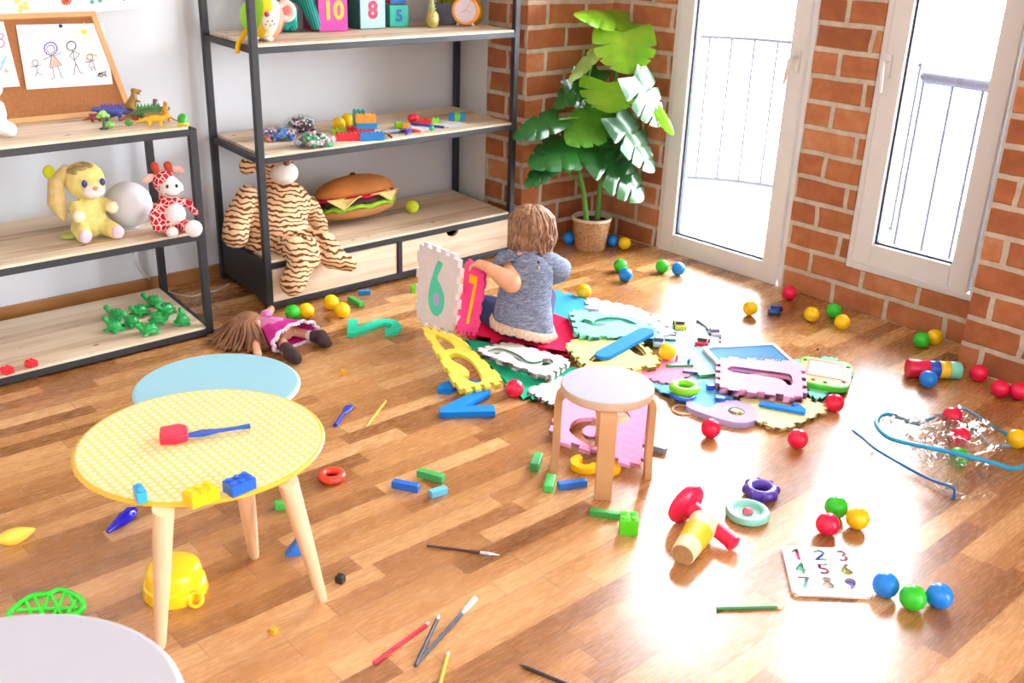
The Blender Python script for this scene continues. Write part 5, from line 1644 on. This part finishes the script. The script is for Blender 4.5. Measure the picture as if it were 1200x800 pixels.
# clock
P = at(545, 31, z1)
t = thing('alarm_clock', 'round orange alarm clock with white dial on the top shelf', 'clock', P, face(P)+.08)
rc = .066
rx = Matrix.Translation((0, 0, rc+.006)) @ Euler((R(82), 0, 0)).to_matrix().to_4x4()
MB().lathe([(0, -.036), (rc*.8, -.036), (rc*.98, -.026), (rc, -.008), (rc, .010), (rc*.96, .017), (rc*.84, .018), (rc*.80, .012)], 48, rx).build('clock_case', M('f39a1c', rough=.3), t)
MB().lathe([(0, .011), (rc*.82, .011)], 48, rx).build('dial', M('e9e3ee', rough=.4, var=.02), t)
g = MB()
for a, L_, w_ in ((60, .034, .0022), (200, .026, .0028), (-20, .03, .0012)):
    g.box((0, -w_/2, .0115), (L_, w_/2, .0128), rx @ Euler((0, 0, R(a))).to_matrix().to_4x4())
for i in range(12):
    g.box((rc*.66, -.001, .0113), (rc*.74, .001, .0122), rx @ Euler((0, 0, R(30*i))).to_matrix().to_4x4())
g.build('hands', M('d99a9a', rough=.5), t, smooth=False)
for sx in (-.03, .03):
    MB().tube([(sx, -.005, .02), (sx*1.35, -.012, .005)], [.007, .006], 10).build('foot', M('f4f4f2', rough=.4), t)
MB().tube([(-.028, 0, 2*rc+.004), (-.018, 0, 2*rc+.022), (.018, 0, 2*rc+.022), (.028, 0, 2*rc+.004)], .005, 10).build('carry_handle', M('f39a1c', rough=.3), t)

# ---- middle shelf of the tall rack
z2 = zs(1)
def beadbag(label, x, y, sx, sy, sz, cols, rot):
    P = at(x, y, z2)
    t = thing('bead_bag', label, 'bag of beads', P, face(P)+rot)
    g = MB()
    for i in range(110):
        a, b, rr = random.uniform(0, 2*PI), random.uniform(0, 1), random.random()**.4
        q = V((sx*.9*rr*math.cos(a), sy*.9*rr*math.sin(a), .009+sz*1.7*b*(1-rr*rr*.75)))
        g.ball(q, random.uniform(.007, .011), None, 8)
    o = g.build('beads', mat_multi(cols, 55), t); o['kind'] = 'stuff'
    sh_ = blob('film', [('s', (0, 0, sz), (sx, sy, sz)), ('s', (-sx*.6, 0, sz*.7), (sx*.5, sy*.8, sz*.7)), ('s', (sx*.6, sy*.2, sz*.7), (sx*.5, sy*.7, sz*.75))], None, t, .006, 2)
    for v in sh_.data.vertices:
        n_ = mnoise.noise(v.co*45)*.007
        v.co += v.normal*n_
        v.co.z = max(v.co.z, .001)
    sh_.data.materials.append(mat_film('ffffff', .03, 1.0, 40))
    return t
beadbag('clear bag of blue and green beads next to the rack post', 325, 164, .085, .055, .032, ['2b5fc0', '2fae5a', 'c0304a', '3a3f86', 'e6e6f0', '1f7fd0', 'd98a6a'], 0)
beadbag('clear bag of dark and green beads standing farthest back', 352, 157, .075, .05, .044, ['2a2438', '2f9a5a', '7a3040', '8a7fc0', 'd8d0e6', '3a3050', 'c86a7a'], .2)
beadbag('clear bag of green and violet beads nearest the shelf front', 369, 172, .088, .055, .032, ['3fae78', '6a5a96', '9adcb8', 'e0a070', '2a8a5a', 'e6e6ee', '4a3a5a'], 0)
def sb(label, col, x, y, nx, ny, rot=0, u=.02, h=.022, z=z2, name='building_brick'):
    P = at(x, y, z)
    return studs(name, label, col, P, face(P)+rot, nx, ny, u, h)
sb('yellow green brick behind the red brick on the middle shelf', '9ccc2a', 397, 156, 4, 2, .1, .018, .018)
sb('red brick nearest the shelf front on the middle shelf', 'e6283c', 408, 164, 6, 2, .12, .018, .03)
sb('dark red brick behind the front red one on the middle shelf', 'c22a34', 416, 156, 4, 2, .2, .018, .03)
sb('bright blue brick at the foot of the brick tower', '1e8fe0', 436, 164, 6, 2, .12, .018, .032)
P = at(434, 160, z2)
for i, (col, w_, lab, h_, dx) in enumerate((('d83a34', 5, 'red brick low in the brick tower', .028, -.006), ('2f9fe0', 5, 'light blue brick in the brick tower', .028, .006), ('f6a63c', 5, 'orange brick on the brick tower', .034, 0))):
    Q = P+V((0, .035, 0))
    studs('building_brick', lab, col, V((Q.x+dx, Q.y, z2+.029*i)), face(P)+.12, w_, 2, .018, h_)
Q = at(428, 156, z2)
studs('building_brick', 'tall teal green brick behind the orange one', '2f9a88', V((Q.x-.012, Q.y+.03, z2)), face(P)+.12, 3, 2, .018, .10)
tag(MB().box((-.17, -.085, 0), (.17, .085, .001)).build('paper_sheet', M('eef0f6', rough=.8), None, smooth=False, loc=at(505, 147, z2), rotz=.05), 'white paper sheet under the toys on the middle shelf', 'paper')
def marker(name, label, p1, p2, r, parts, cat='marker'):
    stick(name, label, p1, p2, r, parts, cat, z2+.0015)
marker('marker_pen', 'grey marker with a dark cap on the middle shelf', (447, 155), (476, 152), .009, [('barrel', 0, .7, 1, 1, '7f8ba4'), ('cap', .7, 1, 1.1, .9, '2d2434')])
marker('marker_pen', 'yellow marker with a dark tip beside the brick tower', (450, 154), (459, 161), .006, [('barrel', 0, .6, 1, 1, 'f2cf2e'), ('cap', .6, 1, 1, .7, '4a3028')])
marker('marker_pen', 'purple crayon between the grey marker and the orange one', (476, 156), (481, 150), .008, [('barrel', 0, .6, 1, 1, '3a2fae'), ('cap', .6, 1, 1, .8, '8a6ac8')])
marker('marker_pen', 'orange red crayon on the white paper', (483, 152), (493, 154), .007, [('barrel', 0, .6, 1, 1, 'e8552e'), ('cap', .6, 1, 1, .8, 'e8552e')])
marker('pencil', 'long blue pencil lying across the white paper', (482, 145), (526, 149.5), .0055, PENC('2f3fae', 'd8cfc0'), 'pencil')
sb('lime brick beside the orange yellow one on the white paper', '8fd02a', 467, 150, 2, 2, .2, .016, .026)
sb('orange yellow brick on the white paper', 'f6b22e', 475, 151, 2, 2, .2, .016, .024)
sb('red brick lying along the white paper', 'e23a34', 496, 145, 4, 2, .1, .018, .022)
sb('lime brick at the end of the red one on the white paper', '93dc3a', 510, 144.5, 2, 2, .1, .018, .024)
P = at(484, 144, z2)
tag(blob('toy_barrel', [('t', [(-.006, 0, .022), (.010, .006, .022)], [.021, .021])], PLASTIC('e0243a'), None, .003, 2, loc=P, rotz=face(P)), 'round red toy piece behind the blue pencil', 'toy block')
P = at(506, 153, z2)
tag(blob('toy_bead', [('s', (0, 0, .011), (.014, .011, .011)), ('s', (.004, 0, .018), (.007, .007, .007))], PLASTIC('1fa864'), None, .0025, 2, loc=P), 'small green toy piece at the edge of the white paper', 'toy block')
for i, (x, col, lab) in enumerate(((529, '1f78b4', 'blue brick at the left of the three joined bricks'), (535.5, '6fd02a', 'lime brick between the two blue ones'), (542, '1f86b8', 'blue brick at the right of the three joined bricks'))):
    sb(lab, col, x, 141.5-.3*i, 2, 2, .1, .0145, .034)

# ---- lower shelf: tiger and burger
z3 = zs(0)
TG = mat_stripes('e9c39a', '6d3f22', 15, 6, (0, R(80), 0), .30)
TP = at(318, 288, z3); TP = V((TP.x, 3.93, z3))
t = thing('plush_tiger', 'big striped plush tiger slumped on the lower shelf with legs over the drawers', 'plush toy', TP)
def tp(x, y, Y):
    return atY(x, y, Y)-TP
blob('body', [('s', tp(324, 262, 3.95), (.150, .115, .128)), ('s', tp(332, 240, 3.96), (.130, .10, .11)), ('s', tp(324, 280, 3.93), (.15, .12, .075)),
     ('s', tp(322, 196, 3.97), (.086, .08, .078)), ('s', tp(290, 195, 3.97), (.040, .03, .040)),
     ('t', [tp(290, 228, 3.97), tp(278, 255, 3.95), tp(276, 276, 3.90)], [.045, .058, .058]),
     ('t', [tp(362, 240, 3.96), tp(374, 262, 3.98), tp(376, 275, 3.98)], [.045, .042, .035]),
     ('t', [tp(330, 290, 3.85), tp(345, 292, 3.74), tp(352, 312, 3.67), tp(343, 332, 3.655)], [.07, .062, .058, .056]),
     ('t', [tp(362, 280, 3.86), tp(382, 286, 3.74), tp(392, 300, 3.67)], [.06, .055, .05]),
     ('t', [tp(388, 302, 3.66), tp(410, 309, 3.63)], [.05, .036]),
     ('t', [tp(350, 282, 3.82), tp(362, 290, 3.71), tp(366, 306, 3.66)], [.05, .045, .034])], TG, t, .008, 6, clamp=False)
blob('muzzle', [('s', tp(333, 203, 3.90), (.066, .05, .050))], PLUSH('f2ece6', .03), t, .006, 3, clamp=False)
MB().ball(tp(336, 191, 3.85), (.016, .012, .012)).build('nose', M('8a4a4a', rough=.5), t)
for x_, in ((318,), (350,)):
    MB().ball(tp(x_, 181, 3.893), (.011, .008, .013)).build('eye', M('2a1f18', rough=.1), t)
BP = at(424, 263, z3); BP = V((BP.x+.02, BP.y+.06, z3))
t = thing('burger_cushion', 'plush hamburger cushion between the tiger and the tennis ball', 'cushion', BP, .05)
tl_ = Euler((R(-10), 0, 0)).to_matrix().to_4x4()
rbx = .226
sq = Matrix.Diagonal((1, .54, .86, 1))
TLT = Matrix.Translation((0, -.0, .024)) @ tl_
def lay(name, prof, mat, wave=0, seg=56):
    g = MB(); g.lathe([(r_*rbx, z_) for r_, z_ in prof], seg)
    if wave:
        for v in g.b.verts:
            a = math.atan2(v.co.y, v.co.x); rr = math.hypot(v.co.x, v.co.y)/rbx
            v.co.z += wave*rr**3*(math.sin(a*9)+.5*math.sin(a*17+1))
    for v in g.b.verts:
        v.co = TLT @ sq @ v.co
    return g.build(name, mat, t, sharp=180)
lay('bottom_bun', [(0, 0), (.6, .004), (.88, .022), (.95, .045), (.9, .058), (0, .06)], PLUSH('b98552'))
lay('lettuce', [(0, .052), (.9, .056), (1.0, .058), (1.01, .064), (.98, .074), (.9, .078), (0, .08)], PLUSH('93c83a'), .007)
lay('patty', [(0, .074), (.86, .076), (.93, .086), (.94, .100), (.88, .112), (0, .114)], M('3f241b', rough=.9, var=.5, vs=50, bump=.8, bs=60))
lay('tomato', [(0, .108), (.88, .110), (.97, .114), (.985, .120), (.95, .128), (0, .13)], PLUSH('c81f3c'), .005)
lay('top_bun', [(0, .125), (.84, .126), (.95, .134), (.965, .148), (.88, .178), (.70, .204), (.45, .222), (.2, .230), (0, .232)], M('bd7636', rough=.9, var=.22, vs=7, bump=.5, bs=25))
for a, sc_ in ((-128, 1), (-58, 1.15)):
    g = MB()
    ca, sa = math.cos(R(a)), math.sin(R(a))
    p0 = V((ca*rbx*.99*1, sa*rbx*1.0, 0))
    tg = V((-sa, ca, 0))
    pts_ = [V((ca, sa, 0))*rbx*.8+tg*.1*sc_+V((0, 0, .121)), V((ca, sa, 0))*rbx*.8-tg*.1*sc_+V((0, 0, .121)), p0*1.03-tg*.085*sc_+V((0, 0, .122)), p0*1.05+V((0, 0, .062)), p0*1.03+tg*.085*sc_+V((0, 0, .122))]
    lo = [g.b.verts.new(TLT @ sq @ p) for p in pts_]; hi = [g.b.verts.new(TLT @ sq @ (p+V((ca, sa, 0))*.008+V((0, 0, .006)))) for p in pts_]
    g.b.faces.new(lo); g.b.faces.new(hi[::-1])
    for i in range(5):
        g.b.faces.new((lo[i], lo[(i+1) % 5], hi[(i+1) % 5], hi[i]))
    g.build('cheese', PLUSH('ecd58c'), t, smooth=False, bevel=.003)
g = MB().ball(TLT @ sq @ V((0, 0, .234)), (.016, .012, .010), None, 14); g.build('top_button', PLUSH('6a4226'), t)

# ---- doll
DP = at(330, 400)
t = thing('rag_doll', 'rag doll in a magenta dress lying face down in front of the drawers', 'doll', DP)
def dp_(x, y, z):
    return at(x, y, z)-DP
SK = M('e9b493', rough=.6, var=.04, sss=.1)
blob('head', [('s', dp_(292, 383, .055), (.058, .055, .052)), ('t', [dp_(300, 384, .05), dp_(312, 384, .05)], [.025, .025])], SK, t, .005, 3)
blob('body', [('t', [dp_(306, 383, .045), dp_(322, 384, .045), dp_(335, 389, .04)], [.030, .034, .032]),
   ('t', [dp_(306, 390, .035), dp_(300, 404, .022), dp_(302, 415, .02)], [.02, .017, .016]), ('t', [dp_(312, 370, .03), dp_(318, 362, .02)], [.02, .016]),
   ('t', [dp_(335, 386, .035), dp_(364, 393, .028)], [.021, .019]), ('t', [dp_(328, 396, .032), dp_(337, 412, .028)], [.021, .019])], SK, t, .005, 3)
blob('bodice', [('t', [dp_(304, 381, .05), dp_(318, 383, .055), dp_(326, 385, .055)], [.034, .043, .046]), ('s', dp_(298, 392, .042), (.032, .028, .026)), ('s', dp_(312, 369, .035), (.026, .026, .024))], PLUSH('e58cc4'), t, .005, 2)
g = MB(); axd = (dp_(352, 398, .04)-dp_(314, 381, .05)); axn = axd.normalized(); sdv = V((-axn.y, axn.x, 0)).normalized(); upv = axn.cross(sdv); upv = upv if upv.z > 0 else -upv
rings = []
NS = 48
c0_ = dp_(315, 381, .05)
for i in range(9):
    f = i/8
    ry = .046+.066*f; rz = .040+.018*f
    rg = []
    for k_ in range(NS):
        a = 2*PI*k_/NS
        wv = 1+.06*f*math.sin(a*11+.6)
        p = c0_+axn*(f*.155)+sdv*(ry*math.cos(a)*wv)+upv*(rz*math.sin(a)*wv)
        p.z = max(p.z, .004)
        rg.append(g.b.verts.new(p))
    rings.append(rg)
for i in range(8):
    for k_ in range(NS):
        g.b.faces.new((rings[i][k_], rings[i][(k_+1) % NS], rings[i+1][(k_+1) % NS], rings[i+1][k_]))
g.b.faces.new(rings[0][::-1])
hem_pts = [v.co.copy() for v in rings[-1]]
g.build('dress', M('d6249a', rough=.45, var=.12, vs=20, bump=.3, bs=40), t, sharp=180)
g = MB()
g.tube(hem_pts+[hem_pts[0]], (.006), 8)
for p in hem_pts[::1]:
    q = p+axn*.008; q.z = max(q.z, .005); g.ball(q, .0065, None, 8)
g.build('lace_hem', M('efe2ee', rough=.9, var=.1), t)
HA = M('8a5f45', rough=.85, var=.25, vs=30)
g = MB()
crown = dp_(306, 370, .095)
hc = dp_(291, 383, .05)
for i in range(120):
    a = -2.2+4.4*(i % 40)/39; ly = (i//40)
    ux_ = dp_(266, 392, .02)-dp_(306, 372, .02); ux_.z = 0; ux_.normalize(); vx_ = V((-ux_.y, ux_.x, 0))
    dr = ux_*math.cos(a*.62)+vx_*math.sin(a*.62)
    ln = random.uniform(.085, .135)
    p0 = hc+V((0, 0, .045))+vx_*math.sin(a*.5)*.035-ux_*.035
    p1 = hc+dr*.05+V((0, 0, .042-.008*ly))
    p2 = hc+dr*ln*.85+V((0, 0, .0-.012*ly)); p2.z = max(p2.z, .012+.006*ly)
    p3 = hc+dr*(ln+.025)+V((random.uniform(-.015, .015), random.uniform(-.015, .015), 0)); p3.z = .007+.004*ly
    g.tube(catmull([p0, p1, p2, p3], 4, False), .0048, 6)
g.ball(hc+V((0, 0, .012)), (.062, .060, .052), None, 20)
g.build('hair', HA, t, sharp=180)
for a, b, c_ in (((362, 393, .03), (367, 394, .032), (378, 394, .035)), ((335, 410, .03), (337, 413, .03), (342, 418, .03))):
    MB().tube([dp_(*a), dp_(*b)], [.021, .022], 14).build('sock', M('f2ecec', rough=.9), t)
blob('boot', [('t', [dp_(368, 394, .032), dp_(376, 394, .034), dp_(380, 400, .026), dp_(384, 402, .024)], [.025, .030, .026, .018])], M('3b2628', rough=.8), t, .004, 3)
blob('boot', [('t', [dp_(335, 408, .032), dp_(342, 416, .032), dp_(347, 420, .026)], [.026, .029, .024])], M('3b2628', rough=.8), t, .004, 3)

# ================================================================== CHILD
CP = at(612, 391, .04)
child = thing('child', 'toddler with wavy brown hair in a grey jersey sitting on the crimson mat, back turned', 'person', CP)
def ch(u, v, w_):
    return L2(CP, u, v, w_)
def cp_(x, y, z):
    return at(x, y, z)-CP
SKIN = M('e8ab88', rough=.55, var=.04, sss=.15)
HD = ch(.020, .070, .418)
hand = cp_(562, 309, .352+.0)
wrist = cp_(572, 313, .345)
elbow = ch(-.065, -.045, .245)
elbow = cp_(599, 331, .285)
should = ch(-.078, .03, .295)
rsh = ch(.100, .035, .295); relb = ch(.135, .10, .235); rwr = ch(.09, .21, .215)
spec = [('s', HD, (.076, .084, .088)), ('t', [HD+ch(-.004, -.01, -.07), ch(.015, .03, .33)], [.040, .042]),
        ('t', [ch(0, 0, .07), ch(.0, .0, .15), ch(.006, .012, .25), ch(.012, .025, .30)], [.090, .086, .082, .066]),
        ('t', [ch(.01, .03, .285), should, elbow.lerp(should, .35), elbow], [.045, .040, .043, .042]),
        ('t', [elbow, elbow.lerp(wrist, .3), elbow.lerp(wrist, .75), wrist], [.040, .039, .028, .022]),
        ('t', [ch(.01, .03, .285), rsh, relb, rwr], [.045, .038, .036, .023])]
# head details: nose, ears
fd_ = ch(.35, 1, -.12).normalized()          # facing direction
fr_ = V((fd_.y, -fd_.x, 0)).normalized(); fu_ = fr_.cross(fd_)
def hd(r_, f_, u_):
    return HD+fr_*r_+fd_*f_+fu_*u_
spec += [('s', hd(0, .092, -.016), (.012, .013, .011)), ('t', [hd(0, .082, .008), hd(0, .094, -.014)], [.008, .009]), ('s', hd(.078, .0, -.01), (.010, .016, .021)), ('s', hd(-.078, 0, -.01), (.010, .016, .021)), ('s', hd(0, .034, -.034), (.052, .045, .048)), ('s', hd(0, .055, -.062), (.022, .022, .018)), ('s', hd(.034, .050, -.032), (.027, .025, .026)), ('s', hd(-.034, .050, -.032), (.027, .025, .026))]
# hands with fingers
def hand_spec(wr, kn, side, curl, k=1.0):
    d = (kn-wr).normalized(); sp = []
    n = curl.normalized()
    s_ = d.cross(n).normalized()*side
    sp.append(('t', [wr, wr.lerp(kn, .5), kn], [.020*k, .021*k, .019*k]))
    for i, (o_, L_) in enumerate(((-.020, .034), (-.0065, .040), (.0065, .038), (.020, .030))):
        b0 = kn+s_*o_*k
        b1 = b0+d*L_*.45*k+n*.004*k; b2 = b1+d*L_*.25*k+n*.014*k; b3 = b2+n*.016*k-d*.002
        sp.append(('t', [kn.lerp(wr, .2)+s_*o_*.8*k, b0, b1, b2, b3], [.0085*k, .0078*k, .0072*k, .0066*k, .0058*k]))
    th0 = wr.lerp(kn, .25)-s_*.018*k
    sp.append(('t', [th0, th0+d*.016*k-s_*.014*k+n*.006, th0+d*.032*k-s_*.016*k+n*.016], [.0095*k, .0085*k, .007*k]))
    return sp
spec += hand_spec(wrist, hand, 1, V((0, 0, -1))+ch(-.4, .1, 0))
spec += hand_spec(rwr, rwr+ch(-.03, .03, -.005), -1, V((0, 0, -1)))
# bare feet
lk, lf = cp_(570, 361, .10), ch(-.02, .17, .03)
rk, rf = ch(.085, .22, .085), ch(.04, .33, .03)
spec += [('t', [lf, lf+ch(.03, .03, -.005), lf+ch(.055, .045, -.012)], [.026, .024, .018]), ('t', [rf, rf+ch(-.02, .05, -.005), rf+ch(-.03, .075, -.01)], [.026, .024, .018])]
spec += [('t', [ch(-.05, 0, .06), lk, lf], [.055, .036, .026]), ('t', [ch(.05, 0, .06), rk, rf], [.055, .036, .026])]
blob('body', spec, SKIN, child, .005, 4, clamp=False)
for s_ in (-1, 1):
    MB().ball(hd(.028*s_, .0735, .008), (.0115, .009, .0085), None, 14).build('eye', M('f4f2ef', rough=.1), child)
    MB().ball(hd(.028*s_, .0805, .008), (.0058, .004, .0058), None, 12).build('iris', M('3a2a1e', rough=.05), child)
for s_ in (-1, 1):
    MB().tube([hd(.016*s_, .080, .024), hd(.028*s_, .0775, .028), hd(.042*s_, .068, .024)], [.0015, .0024, .0012], 8, .6).build('eyebrow', M('7a5238', rough=.8), child)
MB().tube(catmull([hd(-.017, .078, -.045), hd(0, .0835, -.048), hd(.017, .078, -.045)], 4, False), [.002, .003, .0035, .004, .004, .004, .0035, .003, .002], 8).build('lips', M('cf7a70', rough=.4), child)
# trousers
NAVY = M('1f2a56', rough=.9, var=.15, vs=40, bump=.4)
blob('trousers', [('s', ch(-.006, .0, .052), (.118, .10, .06)), ('t', [ch(-.05, .0, .06), lk, lk.lerp(lf, .5)], [.074, .060, .045]), ('t', [ch(.05, .01, .06), rk, rk.lerp(rf, .5)], [.07, .056, .042])], NAVY, child, .006, 4, clamp=False)
# jersey: lofted torso shell and sleeves
JER = mat_fabric_melange()
def loft(rings_, seg=36):
    g = MB(); rs_ = []
    for c_, rx_, ry_, tilt in rings_:
        rg = []
        for k_ in range(seg):
            a = 2*PI*k_/seg
            wr_ = 1+.022*math.sin(a*5+c_.z*60)+.018*math.sin(a*9+c_.z*95)
            rg.append(g.b.verts.new(c_+ch(rx_*math.cos(a)*wr_, ry_*math.sin(a)*wr_, tilt*math.cos(a)+.006*math.sin(3*a))))
        rs_.append(rg)
    for i in range(len(rs_)-1):
        for k_ in range(seg):
            g.b.faces.new((rs_[i][k_], rs_[i][(k_+1) % seg], rs_[i+1][(k_+1) % seg], rs_[i+1][k_]))
    return g, rs_
tr = [(ch(.004, -.010, .052), .122, .108, -.026), (ch(.003, -.008, .082), .119, .107, -.020), (ch(0, -.003, .12), .112, .102, 0), (ch(.004, .003, .17), .106, .097, 0), (ch(.008, .010, .22), .104, .094, 0), (ch(.012, .016, .265), .104, .088, 0), (ch(.014, .02, .30), .106, .084, 0), (ch(.016, .025, .325), .085, .068, 0), (ch(.017, .028, .342), .060, .054, 0), (ch(.017, .03, .350), .050, .047, 0)]
g, rs_ = loft(tr)
jer = g.build('jersey', JER, child, sharp=180)
def sleeve(a, b, c_, r0, r1, r2):
    d = (c_-a).normalized()
    P_ = [a, b, c_]
    g = MB(); g.tube(catmull(P_, 4, False), [r0, r0, r0*.98+r1*.02, (r0+r1)/2, r1, r1*1.0, r1*1.02, (r1+r2)/2, r2], 24, 1.0, None, False)
    o = g.build('sleeve', JER, child, sharp=180)
    so = o.modifiers.new('thick', 'SOLIDIFY'); so.thickness = .003
    return o
sleeve(ch(-.02, .025, .285), ch(-.075, .024, .290), should.lerp(elbow, .55)+V((0, 0, .004)), .058, .054, .058)
sleeve(ch(.05, .03, .285), ch(.100, .035, .288), rsh.lerp(relb, .72)+ch(.010, 0, -.004), .058, .050, .058)
MB().tube([v for v in [ch(.017+.050*math.cos(2*PI*i/28), .03+.047*math.sin(2*PI*i/28), .351) for i in range(29)]], .0045, 8).build('neckband', M('8a92a8', rough=.9), child)
kx = ch(.055, -.030, .305)
blob('keyhole', [('s', kx+ch(.0, -.022, -.012), (.006, .006, .016), (0, 0, 0))], SKIN, child, .002, 1, clamp=False)
MB().ball(kx+ch(-.002, -.012, .016), (.007, .006, .007), None, 12).build('button', M('3f4866', rough=.5), child)
# lace band
LACE = M('d8b9a2', rough=.95, var=.25, vs=90, bump=.8, bs=160)
ban = [(ch(.002, -.014, .024), .138, .120, -.030), (ch(.002, -.013, .042), .136, .119, -.030), (ch(.003, -.011, .062), .126, .112, -.027)]
g, rs_ = loft(ban, 72)
for k_, v in enumerate(rs_[0]):
    v.co.z += .006*(k_ % 3 == 0)
o = g.build('lace_band', LACE, child, sharp=180); so = o.modifiers.new('thick', 'SOLIDIFY'); so.thickness = .003
# hair
HAIR = mat_hair()
hs = [('s', HD+ch(-.002, -.012, .018), (.082, .087, .084)), ('s', HD+ch(-.006, -.030, -.030), (.074, .052, .054))]
cap = blob('hair', hs, HAIR, child, .006, 4, clamp=False)
g = MB()
top = hd(0, -.02, .098)
for i in range(130):
    a = random.uniform(-2.35, 2.35)                # around the back of the head
    dr = fr_*math.sin(a)*1.0 - fd_*math.cos(a)
    ph = random.uniform(0, 6.28); wv = random.uniform(.006, .017)
    ln = random.uniform(.055, .125) if abs(a) < 1.1 else random.uniform(.07, .16)
    pts_ = []
    for j in range(10):
        f = j/9
        if f < .45:
            th = f/.45*1.5
            q = HD+dr*(.085*math.sin(th))+V((0, 0, 1))*(.018+.082*math.cos(th))
        else:
            q = HD+dr*(.085-.008*((f-.45)/.55))+V((0, 0, .018-(f-.45)/.55*ln))
        q = q+fr_*(wv*math.sin(f*11+ph)*f)+dr*(wv*.8*math.cos(f*8+ph)*f)
        pts_.append(q)
    r_ = random.uniform(.006, .0105)
    g.tube(pts_, [r_*.5, r_*.8, r_, r_, r_, r_, r_*.9, r_*.75, r_*.5, r_*.15], 7)
for i in range(26):
    a = random.uniform(-.85, .85)
    dr = fr_*math.sin(a) + fd_*math.cos(a)
    p_ = [HD+dr*(.087*math.sin(th))+V((0, 0, .018+.083*math.cos(th))) for th in (.1, .5, .9, 1.15, 1.3)]
    g.tube(p_, [.006, .009, .0095, .007, .002], 6)
for i in range(46):
    a = random.uniform(-2.2, 2.2)
    dr = fr_*math.sin(a) - fd_*math.cos(a)
    z0_ = random.uniform(-.07, -.02); L_ = random.uniform(.03, .06)+(.02 if math.sin(a) > .5 else 0); ph = random.uniform(0, 6.28); ou = random.uniform(-.004, .016)
    p_ = [HD+dr*(.081+ou*f*f)+fr_*(.007*math.sin(f*6+ph)*f)+V((0, 0, z0_-L_*f)) for f in (0, .2, .4, .6, .8, 1)]
    g.tube(p_, [.004, .0065, .006, .005, .0035, .001], 6)
g.build('hair_locks', HAIR, child, sharp=180)

SKY, CEIL, BACK = 42, 6, 1.35

# ------------------------------------------------------------------ light
wd = bpy.data.worlds.new('sky'); S.world = wd
wd.use_nodes = True
nt = wd.node_tree
bg = nt.nodes['Background']
tc = nt.nodes.new('ShaderNodeTexCoord')
dp = nt.nodes.new('ShaderNodeVectorMath'); dp.operation = 'DOT_PRODUCT'
dp.inputs[1].default_value = V((1, .0, .12)).normalized()
nt.links.new(tc.outputs['Generated'], dp.inputs[0])
rp = nt.nodes.new('ShaderNodeValToRGB')
nt.links.new(dp.outputs['Value'], rp.inputs[0])
e = rp.color_ramp.elements
e[0].position = .05; e[0].color = (BACK*.93/SKY, BACK*.985/SKY, BACK*1.06/SKY, 1)
e[1].position = .45; e[1].color = (.90, .95, 1.0, 1)
nt.links.new(rp.outputs[0], bg.inputs[0])
bg.inputs[1].default_value = SKY
def area(name, loc, rot, sx, sy, power, col=(1, 1, 1)):
    l = bpy.data.lights.new(name, 'AREA'); l.shape = 'RECTANGLE'; l.size = sx; l.size_y = sy; l.energy = power; l.color = col
    o = bpy.data.objects.new(name, l); COL.objects.link(o); o.location = loc; o.rotation_euler = rot
    return o
area('ceiling_fill', (1.2, 1.2, 2.7), (0, 0, 0), 4.5, 4.5, CEIL, (1, .97, .93))  # added soft fill under the ceiling; no fixture known there
S.cycles.use_denoising = True
S.cycles.max_bounces = 8; S.cycles.diffuse_bounces = 4; S.cycles.glossy_bounces = 4; S.cycles.transparent_max_bounces = 12
S.cycles.caustics_reflective = False; S.cycles.caustics_refractive = False
S.cycles.sample_clamp_indirect = 6
S.view_settings.view_transform = 'Standard'
S.view_settings.look = 'None'
S.view_settings.exposure = 0
